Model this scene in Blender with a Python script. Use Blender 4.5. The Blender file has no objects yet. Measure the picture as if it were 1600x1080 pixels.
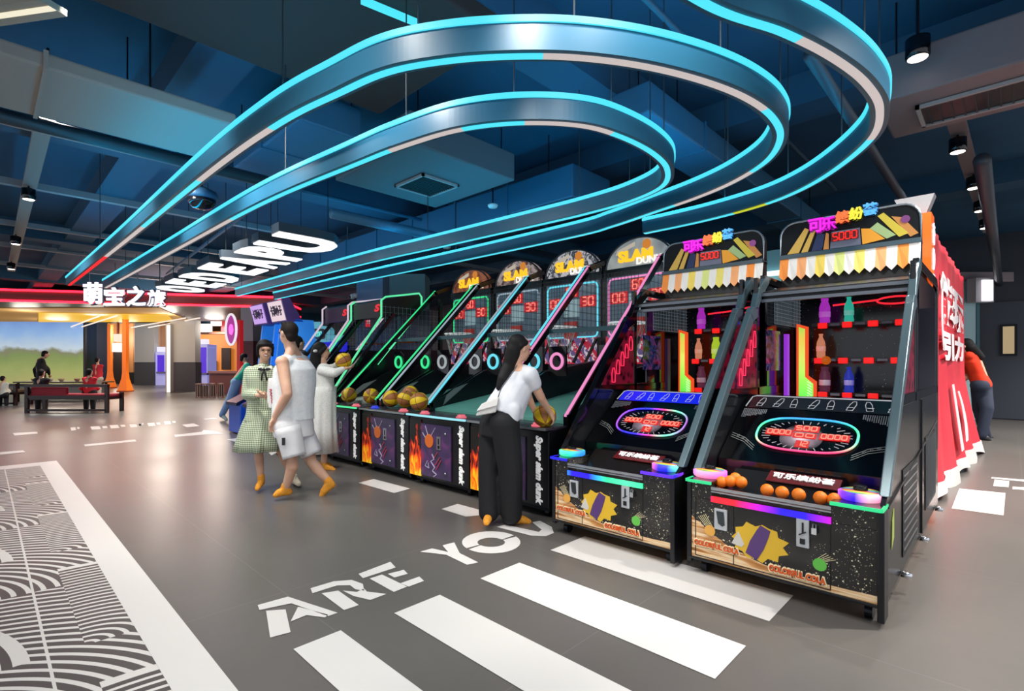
import bpy, bmesh, math, random
from mathutils import Vector, Matrix
random.seed(7)
SC = bpy.context.scene
COL = SC.collection
PI = math.pi
# ------------------------------------------------------------------ camera
F_PX = 804.0; EYE = 1.35; HOR = 570.0
AZ = math.atan2(830, 804)
FW = Vector((math.sin(AZ), math.cos(AZ), 0)); RT = Vector((math.cos(AZ), -math.sin(AZ), 0)); UP = Vector((0, 0, 1))
cd = bpy.data.cameras.new('camera'); cam = bpy.data.objects.new('camera', cd); COL.objects.link(cam)
cam.location = (0, 0, EYE); cam.rotation_euler = (PI/2, 0, -AZ)
cd.sensor_width = 36; cd.lens = 36*F_PX/1600; cd.shift_y = 30/1600; cd.clip_end = 200; cd.clip_start = 0.02
SC.camera = cam
# ------------------------------------------------------------------ world, exposure
EXPO = 0.9
SC.view_settings.view_transform = 'Standard'; SC.view_settings.look = 'None'
SC.view_settings.gamma = 1; SC.view_settings.exposure = EXPO; SC.view_settings.use_curve_mapping = False
w = bpy.data.worlds.new('world'); SC.world = w; w.use_nodes = True
w.node_tree.nodes['Background'].inputs[0].default_value = (0.80, 0.84, 0.92, 1)
w.node_tree.nodes['Background'].inputs[1].default_value = 0.62
SC.cycles.use_denoising = True
SC.cycles.max_bounces = 5; SC.cycles.diffuse_bounces = 3; SC.cycles.glossy_bounces = 3; SC.cycles.transparent_max_bounces = 8
SC.cycles.sample_clamp_indirect = 4
SC.cycles.caustics_reflective = False; SC.cycles.caustics_refractive = False
def spot(loc, power, ang=110, r=0.07, col=(1, .95, .88), tgt=None, blend=.6):
    l = bpy.data.lights.new('downlight_or_fill', 'SPOT'); l.energy = power; l.spot_size = math.radians(ang); l.spot_blend = blend
    l.shadow_soft_size = r; l.color = col
    o = bpy.data.objects.new('downlight_or_fill', l); COL.objects.link(o); o.location = loc
    if tgt is not None:
        o.rotation_euler = (Vector(tgt)-Vector(loc)).to_track_quat('-Z', 'Y').to_euler()
    return o
# downlights plus fixtureless spots added to brighten aisle, right floor and far hall
for (x, y, p) in [(0.5, 2.2, 95), (1.7, 4.3, 95), (.6, 6.9, 105), (2.3, 8.9, 120), (-1.4, 5.2, 95), (2.0, 0.9, 80), (7.4, -1.4, 330),
                  (8.1, .45, 130), (9.9, .40, 130), (11.5, -2, 420), (14.5, -2.2, 420), (.4, 11, 150), (.4, 15, 160), (3.4, 15.5, 260), (6, 20, 420), (6, 26, 600), (2.2, 20, 300),
                  (9, 24, 500), (9, 31, 600), (13.5, 4, 60), (5.2, -2.0, 330), (4.0, -.6, 170)]:
    spot((x, y, 3.85), p, 125)
def fill_point(loc, power, r=.45, col=(1, .9, .78)):
    l = bpy.data.lights.new('hall_fill', 'POINT'); l.energy = power; l.shadow_soft_size = r; l.color = col
    o = bpy.data.objects.new('hall_fill', l); COL.objects.link(o); o.location = loc
for (px_b, d_b, p) in [(40, 22, 30), (150, 24, 40), (260, 23.5, 40), (90, 26.5, 50), (200, 30, 90), (345, 21, 30), (335, 27, 50), (170, 34.5, 180), (290, 33, 80), (250, 19.5, 70), (350, 18.5, 50)]:  # point fills added to brighten the far hall, no fixtures modelled
    q_b = FW*d_b+RT*((px_b-800)/F_PX*d_b); fill_point((q_b.x, q_b.y, 3.2), p)
spot((5.38, .55, 3.84), 90, 100)
# added fill spots, without fixtures, washing machines and people from the aisle side
for (x, y, tx, ty, p) in [(1.3, 1.2, 3.9, 1.2, 60), (1.4, 3.0, 4.2, 2.8, 60), (1.3, 5.0, 4.1, 4.8, 60), (1.4, 7.2, 4.2, 6.8, 60), (1.5, 5.3, 2.9, 6.3, 50), (.4, 4.2, 2.3, 5.6, 45), (2.2, -.9, 4.6, .5, 60)]:
    spot((x, y, 3.6), p, 90, .1, (1, .96, .92), (tx, ty, .9))

# ------------------------------------------------------------------ pixel <-> place (all measures taken on real planes)
def ray(x, y):
    return FW + RT*((x-800)/F_PX) + UP*((HOR-y)/F_PX)
def onZ(x, y, z=0.0):
    r = ray(x, y); t = (z-EYE)/r.z; p = r*t; return Vector((p.x, p.y, z))
def onX(x, y, X0):
    r = ray(x, y); p = r*(X0/r.x); return Vector((p.x, p.y, p.z+EYE))
def onY(x, y, Y0):
    r = ray(x, y); p = r*(Y0/r.y); return Vector((p.x, p.y, p.z+EYE))
def onD(x, y, d):
    p = ray(x, y)*d; return Vector((p.x, p.y, p.z+EYE))
def onP(x, y, p0, n):
    r = ray(x, y); o = Vector((0, 0, EYE)); t = (Vector(p0)-o).dot(n)/r.dot(n); return o + r*t
# ------------------------------------------------------------------ materials
def lin(h):
    if not isinstance(h, str): return tuple(h)[:3]
    h = h.lstrip('#'); c = [int(h[i:i+2], 16)/255 for i in (0, 2, 4)]
    return tuple(v/12.92 if v <= .04045 else ((v+.055)/1.055)**2.4 for v in c)
MATS = {}
def mat(name, col='#808080', rough=.5, metal=0, emit=None, es=1, spec=.5, alpha=1, coat=0, trans=0):
    if name in MATS: return MATS[name]
    m = bpy.data.materials.new(name); m.use_nodes = True; b = m.node_tree.nodes['Principled BSDF']
    b.inputs['Base Color'].default_value = (*lin(col), 1); b.inputs['Roughness'].default_value = rough
    b.inputs['Metallic'].default_value = metal; b.inputs['Specular IOR Level'].default_value = spec
    b.inputs['Coat Weight'].default_value = coat; b.inputs['Transmission Weight'].default_value = trans
    if emit is not None:
        b.inputs['Emission Color'].default_value = (*lin(emit), 1); b.inputs['Emission Strength'].default_value = es
    b.inputs['Alpha'].default_value = alpha
    MATS[name] = m; return m
def glow(name, col, es=1.0):
    return mat(name, '#101010', .5, 0, col, es/2**EXPO)
class NT:
    """small node helper"""
    def __init__(s, name, **k):
        s.m = mat(name, **k); s.t = s.m.node_tree; s.b = s.t.nodes['Principled BSDF']; s.tc = s.t.nodes.new('ShaderNodeTexCoord')
    def n(s, typ, ins={}, **props):
        x = s.t.nodes.new(typ)
        for k, v in props.items(): setattr(x, k, v)
        for k, v in ins.items():
            if isinstance(v, bpy.types.NodeSocket): s.t.links.new(v, x.inputs[k])
            else: x.inputs[k].default_value = v
        return x
    def math(s, op, a, b=0.0, c=0.0):
        x = s.n('ShaderNodeMath', {0: a, 1: b, 2: c}, operation=op); return x.outputs[0]
    def ramp(s, fac, stops, interp='LINEAR'):
        x = s.n('ShaderNodeValToRGB', {0: fac}); x.color_ramp.interpolation = interp
        e = x.color_ramp.elements
        while len(e) < len(stops): e.new(.5)
        for i, (p, c) in enumerate(stops): e[i].position = p; e[i].color = (*lin(c), 1)
        return x.outputs[0]
    def mix(s, f, a, b):
        x = s.n('ShaderNodeMix', {}, data_type='RGBA')
        for i, v in ((0, f), (6, a), (7, b)):
            if isinstance(v, bpy.types.NodeSocket): s.t.links.new(v, x.inputs[i])
            else: x.inputs[i].default_value = v if i == 0 else (*lin(v), 1)
        return x.outputs[2]
    def xyz(s, which='Object'):
        x = s.n('ShaderNodeSeparateXYZ', {0: s.tc.outputs[which]}); return x.outputs
    def base(s, sock): s.t.links.new(sock, s.b.inputs['Base Color'])
    def emis(s, sock, st=1): s.t.links.new(sock, s.b.inputs['Emission Color']); s.b.inputs['Emission Strength'].default_value = st/2**EXPO
# ------------------------------------------------------------------ mesh helpers
class MB:
    def __init__(s): s.v = []; s.f = []; s.mi = []; s.sm = []; s.m = 0; s.smooth = False
    def add(s, vs, fs):
        o = len(s.v); s.v += [tuple(v) for v in vs]
        for f in fs: s.f.append([i+o for i in f]); s.mi.append(s.m); s.sm.append(s.smooth)
        return s
    def box(s, x0, x1, y0, y1, z0, z1, m=None):
        if m is not None: s.m = m
        v = [(x, y, z) for x in (x0, x1) for y in (y0, y1) for z in (z0, z1)]
        return s.add(v, [(0, 1, 3, 2), (4, 6, 7, 5), (0, 4, 5, 1), (2, 3, 7, 6), (0, 2, 6, 4), (1, 5, 7, 3)])
    def obox(s, c, ax, ay, az):
        """box with centre c and half axes"""
        c = Vector(c); v = [c+ax*i+ay*j+az*k for i in (-1, 1) for j in (-1, 1) for k in (-1, 1)]
        return s.add(v, [(0, 1, 3, 2), (4, 6, 7, 5), (0, 4, 5, 1), (2, 3, 7, 6), (0, 2, 6, 4), (1, 5, 7, 3)])
    def beam(s, p, q, w, h=None, up=Vector((0, 0, 1))):
        p = Vector(p); q = Vector(q); h = h or w; d = q-p
        if d.length < 1e-6: return s
        n = d.normalized(); a = n.cross(up)
        if a.length < 1e-3: a = n.cross(Vector((1, 0, 0)))
        a.normalize(); b = n.cross(a)
        return s.obox((p+q)/2, d/2, a*w/2, b*h/2)
    def prism(s, poly, vec):
        """extrude a planar polygon (3d points) by vec"""
        n = len(poly); vec = Vector(vec); a = [Vector(p) for p in poly]; b = [p+vec for p in a]
        return s.add(a+b, [list(range(n))[::-1], list(range(n, 2*n))]+[(i, (i+1) % n, n+(i+1) % n, n+i) for i in range(n)])
    def prismY(s, poly, y0, y1): return s.prism([(x, y0, z) for x, z in poly], (0, y1-y0, 0))
    def prismX(s, poly, x0, x1): return s.prism([(x0, y, z) for y, z in poly], (x1-x0, 0, 0))
    def prismZ(s, poly, z0, z1): return s.prism([(x, y, z0) for x, y in poly], (0, 0, z1-z0))
    def tube(s, path, r, n=8, closed=False, r1=None, caps=True):
        P = [Vector(p) for p in path]; N = len(P); rings = []; prev = None
        for i, p in enumerate(P):
            if closed: t = P[(i+1) % N]-P[i-1]
            else: t = P[min(i+1, N-1)]-P[max(i-1, 0)]
            t.normalize()
            if prev is None:
                a = t.cross(Vector((0, 0, 1)))
                if a.length < .01: a = t.cross(Vector((1, 0, 0)))
            else: a = prev-t*prev.dot(t)
            a.normalize(); prev = a; b = t.cross(a)
            rr = r if r1 is None else r+(r1-r)*i/max(1, N-1)
            rings.append([p+a*rr*math.cos(2*PI*k/n)+b*rr*math.sin(2*PI*k/n) for k in range(n)])
        v = [q for g in rings for q in g]; f = []
        for i in range(N if closed else N-1):
            j = (i+1) % N
            for k in range(n): f.append((i*n+k, i*n+(k+1) % n, j*n+(k+1) % n, j*n+k))
        if not closed and caps: f.append(tuple(range(n))[::-1]); f.append(tuple((N-1)*n+k for k in range(n)))
        return s.add(v, f)
    def cyl(s, p, q, r, r1=None, n=16): return s.tube([p, q], r, n, r1=r1)
    def lathe(s, prof, c=(0, 0, 0), n=20, axis=None):
        """prof: (r,z) pairs, turned about z (or axis basis (a,b,n))"""
        c = Vector(c); A, B, N_ = axis or (Vector((1, 0, 0)), Vector((0, 1, 0)), Vector((0, 0, 1)))
        v = []; f = []
        for r, z in prof:
            for k in range(n): t = 2*PI*k/n; v.append(c+A*r*math.cos(t)+B*r*math.sin(t)+N_*z)
        for i in range(len(prof)-1):
            for k in range(n): f.append((i*n+k, i*n+(k+1) % n, (i+1)*n+(k+1) % n, (i+1)*n+k))
        if prof[0][0] > 1e-5: f.append(tuple(range(n))[::-1])
        if prof[-1][0] > 1e-5: f.append(tuple((len(prof)-1)*n+k for k in range(n)))
        return s.add(v, f)
    def ball(s, c, r, n=16, basis=None):
        rx, ry, rz = (r, r, r) if isinstance(r, (int, float)) else r
        A, B, N_ = basis or (Vector((1, 0, 0)), Vector((0, 1, 0)), Vector((0, 0, 1)))
        c = Vector(c); m = n//2; v = [c-N_*rz]; f = []
        for i in range(1, m):
            ph = -PI/2+PI*i/m
            for k in range(n):
                t = 2*PI*k/n; v.append(c+A*rx*math.cos(ph)*math.cos(t)+B*ry*math.cos(ph)*math.sin(t)+N_*rz*math.sin(ph))
        v.append(c+N_*rz)
        for k in range(n): f.append((0, 1+(k+1) % n, 1+k))
        for i in range(m-2):
            for k in range(n): a = 1+i*n; b = a+n; f.append((a+k, a+(k+1) % n, b+(k+1) % n, b+k))
        a = 1+(m-2)*n; e = len(v)-1
        for k in range(n): f.append((a+k, a+(k+1) % n, e))
        return s.add(v, f)
    def cap(s, p, q, r0, r1, n=12):
        """closed tapered capsule"""
        p = Vector(p); q = Vector(q); d = q-p; L = d.length
        N_ = d/L if L > 1e-6 else Vector((0, 0, 1)); A = N_.orthogonal().normalized(); B = N_.cross(A)
        prof = [(r0*math.cos(a), r0*math.sin(a)) for a in [-PI/2*(1-i/4) for i in range(5)]]
        prof += [(r1*math.cos(a), L+r1*math.sin(a)) for a in [PI/2*i/4 for i in range(5)]]
        prof[0] = (1e-4, -r0); prof[-1] = (1e-4, L+r1)
        return s.lathe(prof, p, n, (A, B, N_))
    def ribbon(s, path, w, h, n0=None):
        """flat band along 3d path, width w sideways (horizontal), height h"""
        P = [Vector(p) for p in path]; v = []; f = []
        for i, p in enumerate(P):
            t = P[min(i+1, len(P)-1)]-P[max(i-1, 0)]; t.z = 0; t.normalize(); a = Vector((-t.y, t.x, 0))
            v += [p-a*w/2, p+a*w/2, p+a*w/2+UP*h, p-a*w/2+UP*h]
        for i in range(len(P)-1):
            for k in range(4): f.append((i*4+k, i*4+(k+1) % 4, i*4+4+(k+1) % 4, i*4+4+k))
        f.append((3, 2, 1, 0)); e = (len(P)-1)*4; f.append((e, e+1, e+2, e+3))
        return s.add(v, f)
    def build(s, name, mats, parent=None, bevel=0, smooth=None, label=None, split=False):
        me = bpy.data.meshes.new(name); me.from_pydata(s.v, [], s.f)
        if not isinstance(mats, (list, tuple)): mats = [mats]
        for m in mats: me.materials.append(m)
        for p, i, sm in zip(me.polygons, s.mi, s.sm): p.material_index = i; p.use_smooth = sm if smooth is None else smooth
        bm = bmesh.new(); bm.from_mesh(me); bmesh.ops.recalc_face_normals(bm, faces=bm.faces); bm.to_mesh(me); bm.free()
        o = bpy.data.objects.new(name, me); COL.objects.link(o)
        if parent: o.parent = parent
        if split: return split_loose(o)
        if bevel:
            b = o.modifiers.new('bevel', 'BEVEL'); b.width = bevel; b.segments = 2; b.limit_method = 'ANGLE'; b.angle_limit = .6
        if label: o['label'] = label
        return o
def split_loose(o):
    """every loose piece of o becomes an object of its own with the same name and parent"""
    bm = bmesh.new(); bm.from_mesh(o.data); bm.verts.ensure_lookup_table(); seen = set(); comps = []
    for v in bm.verts:
        if v.index in seen: continue
        st = [v]; seen.add(v.index); c = []
        while st:
            x = st.pop(); c.append(x)
            for e in x.link_edges:
                y = e.other_vert(x)
                if y.index not in seen: seen.add(y.index); st.append(y)
        comps.append(c)
    name = o.data.name.split('.')[0]; mats = list(o.data.materials); par = o.parent; last = None
    for c in comps:
        ix = {v.index: i for i, v in enumerate(c)}; fs = {f for v in c for f in v.link_faces}
        me = bpy.data.meshes.new(name); me.from_pydata([v.co.copy() for v in c], [], [[ix[v.index] for v in f.verts] for f in fs])
        for m in mats: me.materials.append(m)
        n = bpy.data.objects.new(name, me); COL.objects.link(n); n.parent = par; last = n
    bm.free(); bpy.data.objects.remove(o); return last
def tag(o, label, cat, group=None, kind=None):
    if label: o['label'] = label
    if cat: o['category'] = cat
    if group: o['group'] = group
    if kind: o['kind'] = kind
    return o
def thing(name, label, cat, loc=(0, 0, 0), rz=0, group=None):
    o = bpy.data.objects.new(name, None); COL.objects.link(o); o.location = loc; o.rotation_euler = (0, 0, rz); o.empty_display_size = .1
    return tag(o, label, cat, group)
def struct(o): o['kind'] = 'structure'; return o
def copy_tree(o, parent=None, top=True):
    c = o.copy(); COL.objects.link(c); c.parent = parent
    for ch in list(o.children): copy_tree(ch, c, False)
    return c
_TXT = {}
def text_data(s, bold=.0, extr=.003, size=1.0):
    k = (s, bold, extr)
    if k in _TXT: return _TXT[k]
    cu = bpy.data.curves.new('text_tmp', 'FONT'); cu.body = s; cu.size = size; cu.extrude = extr; cu.offset = bold; cu.resolution_u = 3
    cu.align_x = 'CENTER'; cu.align_y = 'CENTER'
    ob = bpy.data.objects.new('text_tmp', cu); COL.objects.link(ob); dg = bpy.context.evaluated_depsgraph_get(); dg.update()
    me = bpy.data.meshes.new_from_object(ob.evaluated_get(dg)); vs = [v.co.copy() for v in me.vertices]; fs = [tuple(p.vertices) for p in me.polygons]
    bpy.data.objects.remove(ob); bpy.data.curves.remove(cu); bpy.data.meshes.remove(me)
    _TXT[k] = (vs, fs); return _TXT[k]
def text(name, s, m, parent, c, right, up, w=None, h=None, bold=.02, depth=.004, shear=0, label=None):
    """lettering fitted to width w and/or height h, centred at c in parent space"""
    vs, fs = text_data(s, bold, .02)
    if not vs: return None
    x0 = min(v.x for v in vs); x1 = max(v.x for v in vs); y0 = min(v.y for v in vs); y1 = max(v.y for v in vs)
    right = Vector(right).normalized(); up = Vector(up).normalized(); n = right.cross(up)
    sx = (w/(x1-x0)) if w else None; sy = (h/(y1-y0)) if h else None
    sx = sx or sy; sy = sy or sx; c = Vector(c); mb = MB()
    P = [c+right*((v.x-(x0+x1)/2)*sx+shear*(v.y-(y0+y1)/2)*sy)+up*((v.y-(y0+y1)/2)*sy)+n*(v.z/.02*depth) for v in vs]
    mb.add(P, fs)
    return mb.build(name, m, parent, label=label)
def catmull(pts, k=10):
    P = [Vector(p) for p in pts]; out = []
    for i in range(len(P)-1):
        p0 = P[max(i-1, 0)]; p1 = P[i]; p2 = P[i+1]; p3 = P[min(i+2, len(P)-1)]
        for j in range(k):
            t = j/k; out.append(.5*((2*p1)+(p2-p0)*t+(2*p0-5*p1+4*p2-p3)*t*t+(3*p1-p0-3*p2+p3)*t**3))
    out.append(P[-1]); return out
SEG = {'0': 'abcdef', '1': 'bc', '2': 'abged', '3': 'abgcd', '4': 'fgbc', '5': 'afgcd', '6': 'afgedc', '7': 'abc', '8': 'abcdefg', '9': 'abcdfg'}
def seven(mb, s, c, right, up, w, h, depth=.004):
    """seven segment digits"""
    right = Vector(right).normalized(); up = Vector(up).normalized(); n = right.cross(up); c = Vector(c); k = len(s); dw = w/k; a = dw*.36; b = h*.46; t = min(dw, h)*.085
    for i, ch in enumerate(s):
        o = c+right*((i-(k-1)/2)*dw)
        seg = {'a': (0, b, 1), 'g': (0, 0, 1), 'd': (0, -b, 1), 'f': (-a, b/2, 0), 'b': (a, b/2, 0), 'e': (-a, -b/2, 0), 'c': (a, -b/2, 0)}
        for q in SEG[ch]:
            x, y, hz = seg[q]
            mb.obox(o+right*x+up*y, right*(a*.85 if hz else t), up*(t if hz else b*.42), n*depth)
# ------------------------------------------------------------------ common materials
BLK = mat('black_paint', '#0c0d12', .35); BLKG = mat('black_gloss', '#0a0b10', .12); DARK = mat('dark_metal', '#1b1e26', .35, .6)
STEEL = mat('steel', '#b8bcc0', .3, .9); CHROME = mat('chrome', '#d8dade', .15, 1); WHITE = mat('white_plastic', '#e8e8e6', .4)
WHITEG = glow('white_light', '#ffffff', 1.6); REDG = glow('red_digits', '#ff1810', 1.3)
CYAN = glow('cyan_led', '#4cdcf2', 1.15); WARMW = glow('pale_led', '#cfc3c0', .95); REDL = glow('red_led', '#ff1420', 1.2)
# ------------------------------------------------------------------ floor
f = NT('floor_tiles', rough=.3, spec=.35)
x, y, z = f.xyz()
def seam(c, per, off): 
    q = f.math('FRACT', f.math('MULTIPLY', f.math('ADD', c, off), 1/per)); d = f.math('ABSOLUTE', f.math('SUBTRACT', q, .5)); return f.math('GREATER_THAN', d, .5-.0022/per)
s1 = seam(x, 1.6, .35); s2 = seam(y, 1.6, .1); sm = f.math('MAXIMUM', s1, s2)
nz = f.n('ShaderNodeTexNoise', {'Vector': f.tc.outputs['Object'], 'Scale': .5, 'Detail': 4.0}); nz2 = f.n('ShaderNodeTexNoise', {'Vector': f.tc.outputs['Object'], 'Scale': 9.0, 'Detail': 5.0})
c = f.ramp(nz.outputs[0], [(.3, '#65625f'), (.7, '#706c68')])
c = f.mix(f.math('MULTIPLY', nz2.outputs[0], .18), c, '#4c4b4c')
f.base(f.mix(f.math('MULTIPLY', sm, .45), c, '#8a8784'))
rr = f.math('ADD', f.math('MULTIPLY', nz.outputs[0], .14), .24); f.t.links.new(rr, f.b.inputs['Roughness'])
fl = struct(MB().box(-9, 17.6, -5, 46, -.12, 0).build('floor', f.m))
PAINT = mat('floor_paint', '#e9e7e4', .35)
def floor_poly(name, polys, m=PAINT, z=.003):
    mb = MB()
    for p in polys:
        mb.add([(q[0], q[1], z) for q in p], [tuple(range(len(p)))])
    return mb.build(name, m, fl)
def px_poly(pts): return [onZ(*p)[:2] for p in pts]
# crosswalk bars
for (x0, x1, y1) in [(2.88, 3.30, 2.40), (2.19, 2.55, 2.40), (1.56, 1.87, 2.40), (1.03, 1.27, 2.44)]:
    floor_poly('crosswalk_stripe', [[(x0, .91 if x0 > 1.5 else -.3), (x1, .91 if x0 > 1.5 else -.3), (x1, y1), (x0, y1)]])
# stencilled ARE YOU (traced on the floor plane)
o4 = lambda p: px_poly([(400+a*.525, 760+b*.525) for a, b in p])
floor_poly('floor_lettering_are', [
    o4([(5, 355), (95, 330), (243, 378), (215, 388), (105, 350), (10, 370)]), o4([(30, 372), (88, 368), (103, 436), (42, 452)]), o4([(103, 404), (125, 360), (215, 384), (205, 392), (150, 385), (118, 398)]),
    o4([(162, 305), (232, 284), (285, 280), (318, 292), (322, 312), (296, 308), (280, 296), (240, 297), (168, 320)]), o4([(195, 320), (245, 312), (306, 355), (262, 370)]),
    o4([(258, 312), (300, 316), (322, 306), (330, 315), (388, 322), (340, 340), (290, 328)]),
    o4([(305, 262), (400, 226), (416, 243), (318, 275)]), o4([(338, 276), (375, 264), (450, 300), (410, 316)]), o4([(392, 262), (440, 250), (452, 262), (412, 273)]), o4([(430, 290), (486, 270), (500, 283), (455, 300)])])
def ring(cx, cy, a, b, t, a0, a1, sk=0):
    n = 14; out = []; inn = []
    for i in range(n+1):
        th = a0+(a1-a0)*i/n; out.append((cx+a*math.cos(th), cy-b*math.sin(th))); inn.append((cx+(a-t)*math.cos(th), cy-(b-t*.42)*math.sin(th)))
    return out+inn[::-1]
floor_poly('floor_lettering_you', [
    o4([(488, 196), (524, 186), (572, 197), (555, 177), (590, 168), (606, 200), (662, 228), (628, 235), (566, 205)]),
    o4(ring(700, 168, 87, 33, 46, -2.45, .55)), o4(ring(700, 168, 87, 33, 46, .68, 3.7)),
    o4([(716, 122), (742, 115), (842, 137), (850, 130), (822, 108), (846, 104), (880, 122), (886, 140), (862, 150), (820, 148)])])
# patches of white paint
for nm, pp in [('floor_dash', [(560, 755), (584, 749), (641, 764), (616, 771)]), ('floor_dash', [(690, 796), (715, 788), (748, 797), (748, 806), (728, 808)]),
               ('floor_dash', [(1499, 764), (1571, 771), (1568, 806), (1487, 795)]), ('floor_dash', [(1554, 750), (1577, 752), (1576, 762), (1552, 760)]), ('floor_dash', [(1582, 761), (1600, 762), (1600, 766), (1582, 765)]), ('floor_dash', [(1549, 746), (1600, 750), (1600, 753), (1549, 748)]),
               ('floor_dash', [(131, 695), (211, 687), (213, 690), (133, 698)]), ('floor_dash', [(272, 680), (315, 675), (318, 672), (336, 674), (350, 678), (325, 679), (274, 683)]),
               ('floor_dash', [(284, 664), (303, 662), (312, 666), (292, 668)]), ('floor_dash', [(20, 677), (58, 675), (59, 678), (23, 681)]), ('floor_dash', [(0, 707), (36, 704), (40, 707), (0, 711)]),
               ('floor_dash', [(354, 687), (378, 684), (386, 690), (384, 695)]), ('floor_dash', [(414, 701), (428, 700), (436, 706), (424, 712)]), ('floor_dash', [(317, 655), (335, 653), (340, 655), (320, 656)])]:
    floor_poly(nm, [px_poly(pp)])
# far lettering, lying on the floor
q = [(106, 670), (124, 669), (128, 673), (112, 674.5)]
mbp = []
for (xa, ya, wd) in [(110, 670, 14), (141, 668.5, 26), (171, 666.5, 24), (202, 665, 20), (216, 664, 8), (230, 663, 20), (256, 660.5, 18)]:
    mbp.append(px_poly([(xa, ya-1.6), (xa+wd*.55, ya-2.2), (xa+wd*.65, ya+2.4), (xa+wd*.1, ya+3.4)]))
    mbp.append(px_poly([(xa+wd*.7, ya-2.2), (xa+wd, ya-2.6), (xa+wd*1.05, ya+.6), (xa+wd*.78, ya+1)]))
floor_poly('floor_lettering_far', mbp)
# the wave patterned field with its white border
wv = NT('wave_pattern', rough=.4)
x, y, z = wv.xyz()
# overlapping fans of arcs: cells along y and x
def fan(per, offx, offy, n):
    u = wv.math('SUBTRACT', wv.math('FRACT', wv.math('DIVIDE', wv.math('ADD', x, offx), per)), .0)
    v_ = wv.math('SUBTRACT', wv.math('FRACT', wv.math('DIVIDE', wv.math('ADD', y, offy), per*1.12)), .0)
    r_ = wv.math('SQRT', wv.math('ADD', wv.math('POWER', u, 2.0), wv.math('POWER', wv.math('MULTIPLY', v_, 1.15), 2.0)))
    return r_, wv.math('GREATER_THAN', wv.math('FRACT', wv.math('MULTIPLY', r_, n)), .62)
r1, l1 = fan(1.55, 1.2, .28, 27.0); r2, l2 = fan(1.55, .5, 1.05, 24.0)
inside = wv.math('LESS_THAN', r1, .86)
edge = wv.math('LESS_THAN', wv.math('ABSOLUTE', wv.math('SUBTRACT', r1, .86)), .015)
pat = wv.math('MAXIMUM', wv.math('ADD', wv.math('MULTIPLY', inside, l1), wv.math('MULTIPLY', wv.math('SUBTRACT', 1.0, inside), l2)), edge)
seamx = wv.math('LESS_THAN', wv.math('ABSOLUTE', wv.math('ADD', x, -.215)), .006)
wv.base(wv.mix(wv.math('MAXIMUM', pat, seamx), '#55504f', '#e6e3df'))
MB().add([(-5, -2, .002), (.55, -2, .002), (.55, 9.3, .002), (-5, 9.3, .002)], [(0, 1, 2, 3)]).build('wave_field', wv.m, fl)
floor_poly('white_border', [[(.55, -2), (.74, -2), (.74, 9.62), (.55, 9.62)], [(-5, 9.3), (.55, 9.3), (.55, 9.62), (-5, 9.62)]])
# ------------------------------------------------------------------ walls
WALLD = mat('wall_charcoal', '#3a3f49', .6); WALLT = mat('wall_dark', '#20262f', .7)
struct(MB().box(17.6, 17.8, -5, 46, 0, 4.6).build('wall_right', WALLD))
struct(MB().box(-9, 17.6, 46, 46.2, 0, 4.6).build('wall_far', mat('wood_panel', '#8a5a34', .6)))
# door in the right wall with its small lit pane
dp = onX(1567, 553, 17.58); dq = onX(1585, 510, 17.58)
door = thing('door_1', None, None, (17.6, 0, 0)); struct(door)
dm = MB(); y0, y1 = onX(1516, 500, 17.6).y, onX(1640, 500, 17.6).y
dm.box(-.05, -.002, y1, y0, .02, 2.9).build('door_leaf', mat('door_grey', '#454b57', .45), door)
MB().box(-.09, -.052, dq.y, dp.y, dp.z, dq.z).build('door_pane', glow('door_pane_light', '#b8a27c', .85), door)
m = MB()
for (a, b, c_, d) in [(dq.y-.05, dq.y, dp.z-.05, dq.z+.05), (dp.y, dp.y+.05, dp.z-.05, dq.z+.05), (dq.y, dp.y, dp.z-.05, dp.z), (dq.y, dp.y, dq.z, dq.z+.05)]: m.box(-.1, -.05, a, b, c_, d)
m.build('pane_frame', DARK, door)
# ------------------------------------------------------------------ ceiling
ceil = NT('ceiling_blue_cast', rough=.8)
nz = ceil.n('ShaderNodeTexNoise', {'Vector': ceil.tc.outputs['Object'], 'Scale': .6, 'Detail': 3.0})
ceil.base(ceil.ramp(nz.outputs[0], [(.35, '#1f4a66'), (.65, '#2c5876')]))  # blue cast of the rail light put into the ceiling colour
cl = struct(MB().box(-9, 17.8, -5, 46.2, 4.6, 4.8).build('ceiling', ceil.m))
BEAM = mat('beam_blue_cast', '#285470', .7); DUCT = mat('duct_grey', '#6a6a6c', .6); DUCTB = mat('duct_blue_cast', '#2f6482', .5)  # beams and blue ducts carry the rails' cyan light in their colour
i_ = 0
for yb, zb, hh in [(11.2, 4.15, .1), (14.7, 4.2, .1), (17.4, 4.2, .1), (20.6, 4.2, .1), (24, 4.2, .1)]:
    m = MB(); m.box(-6, 11, yb-.06, yb+.06, zb, zb+hh)
    for xh in (-3, 0, 3, 6, 9): m.cyl((xh, yb, zb+hh), (xh, yb, 4.6), .012, n=6)
    o = m.build('ceiling_strut', mat('strut_grey', '#8d959b', .5), cl)
for xb in (1.6, 6.6, 11.6):
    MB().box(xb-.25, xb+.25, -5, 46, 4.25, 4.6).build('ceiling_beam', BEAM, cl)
for yb in (-1.6, 3.2, 8.6, 16, 24, 32):
    MB().box(-9, 17.6, yb-.22, yb+.22, 4.2, 4.6).build('ceiling_beam', BEAM, cl)
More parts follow.
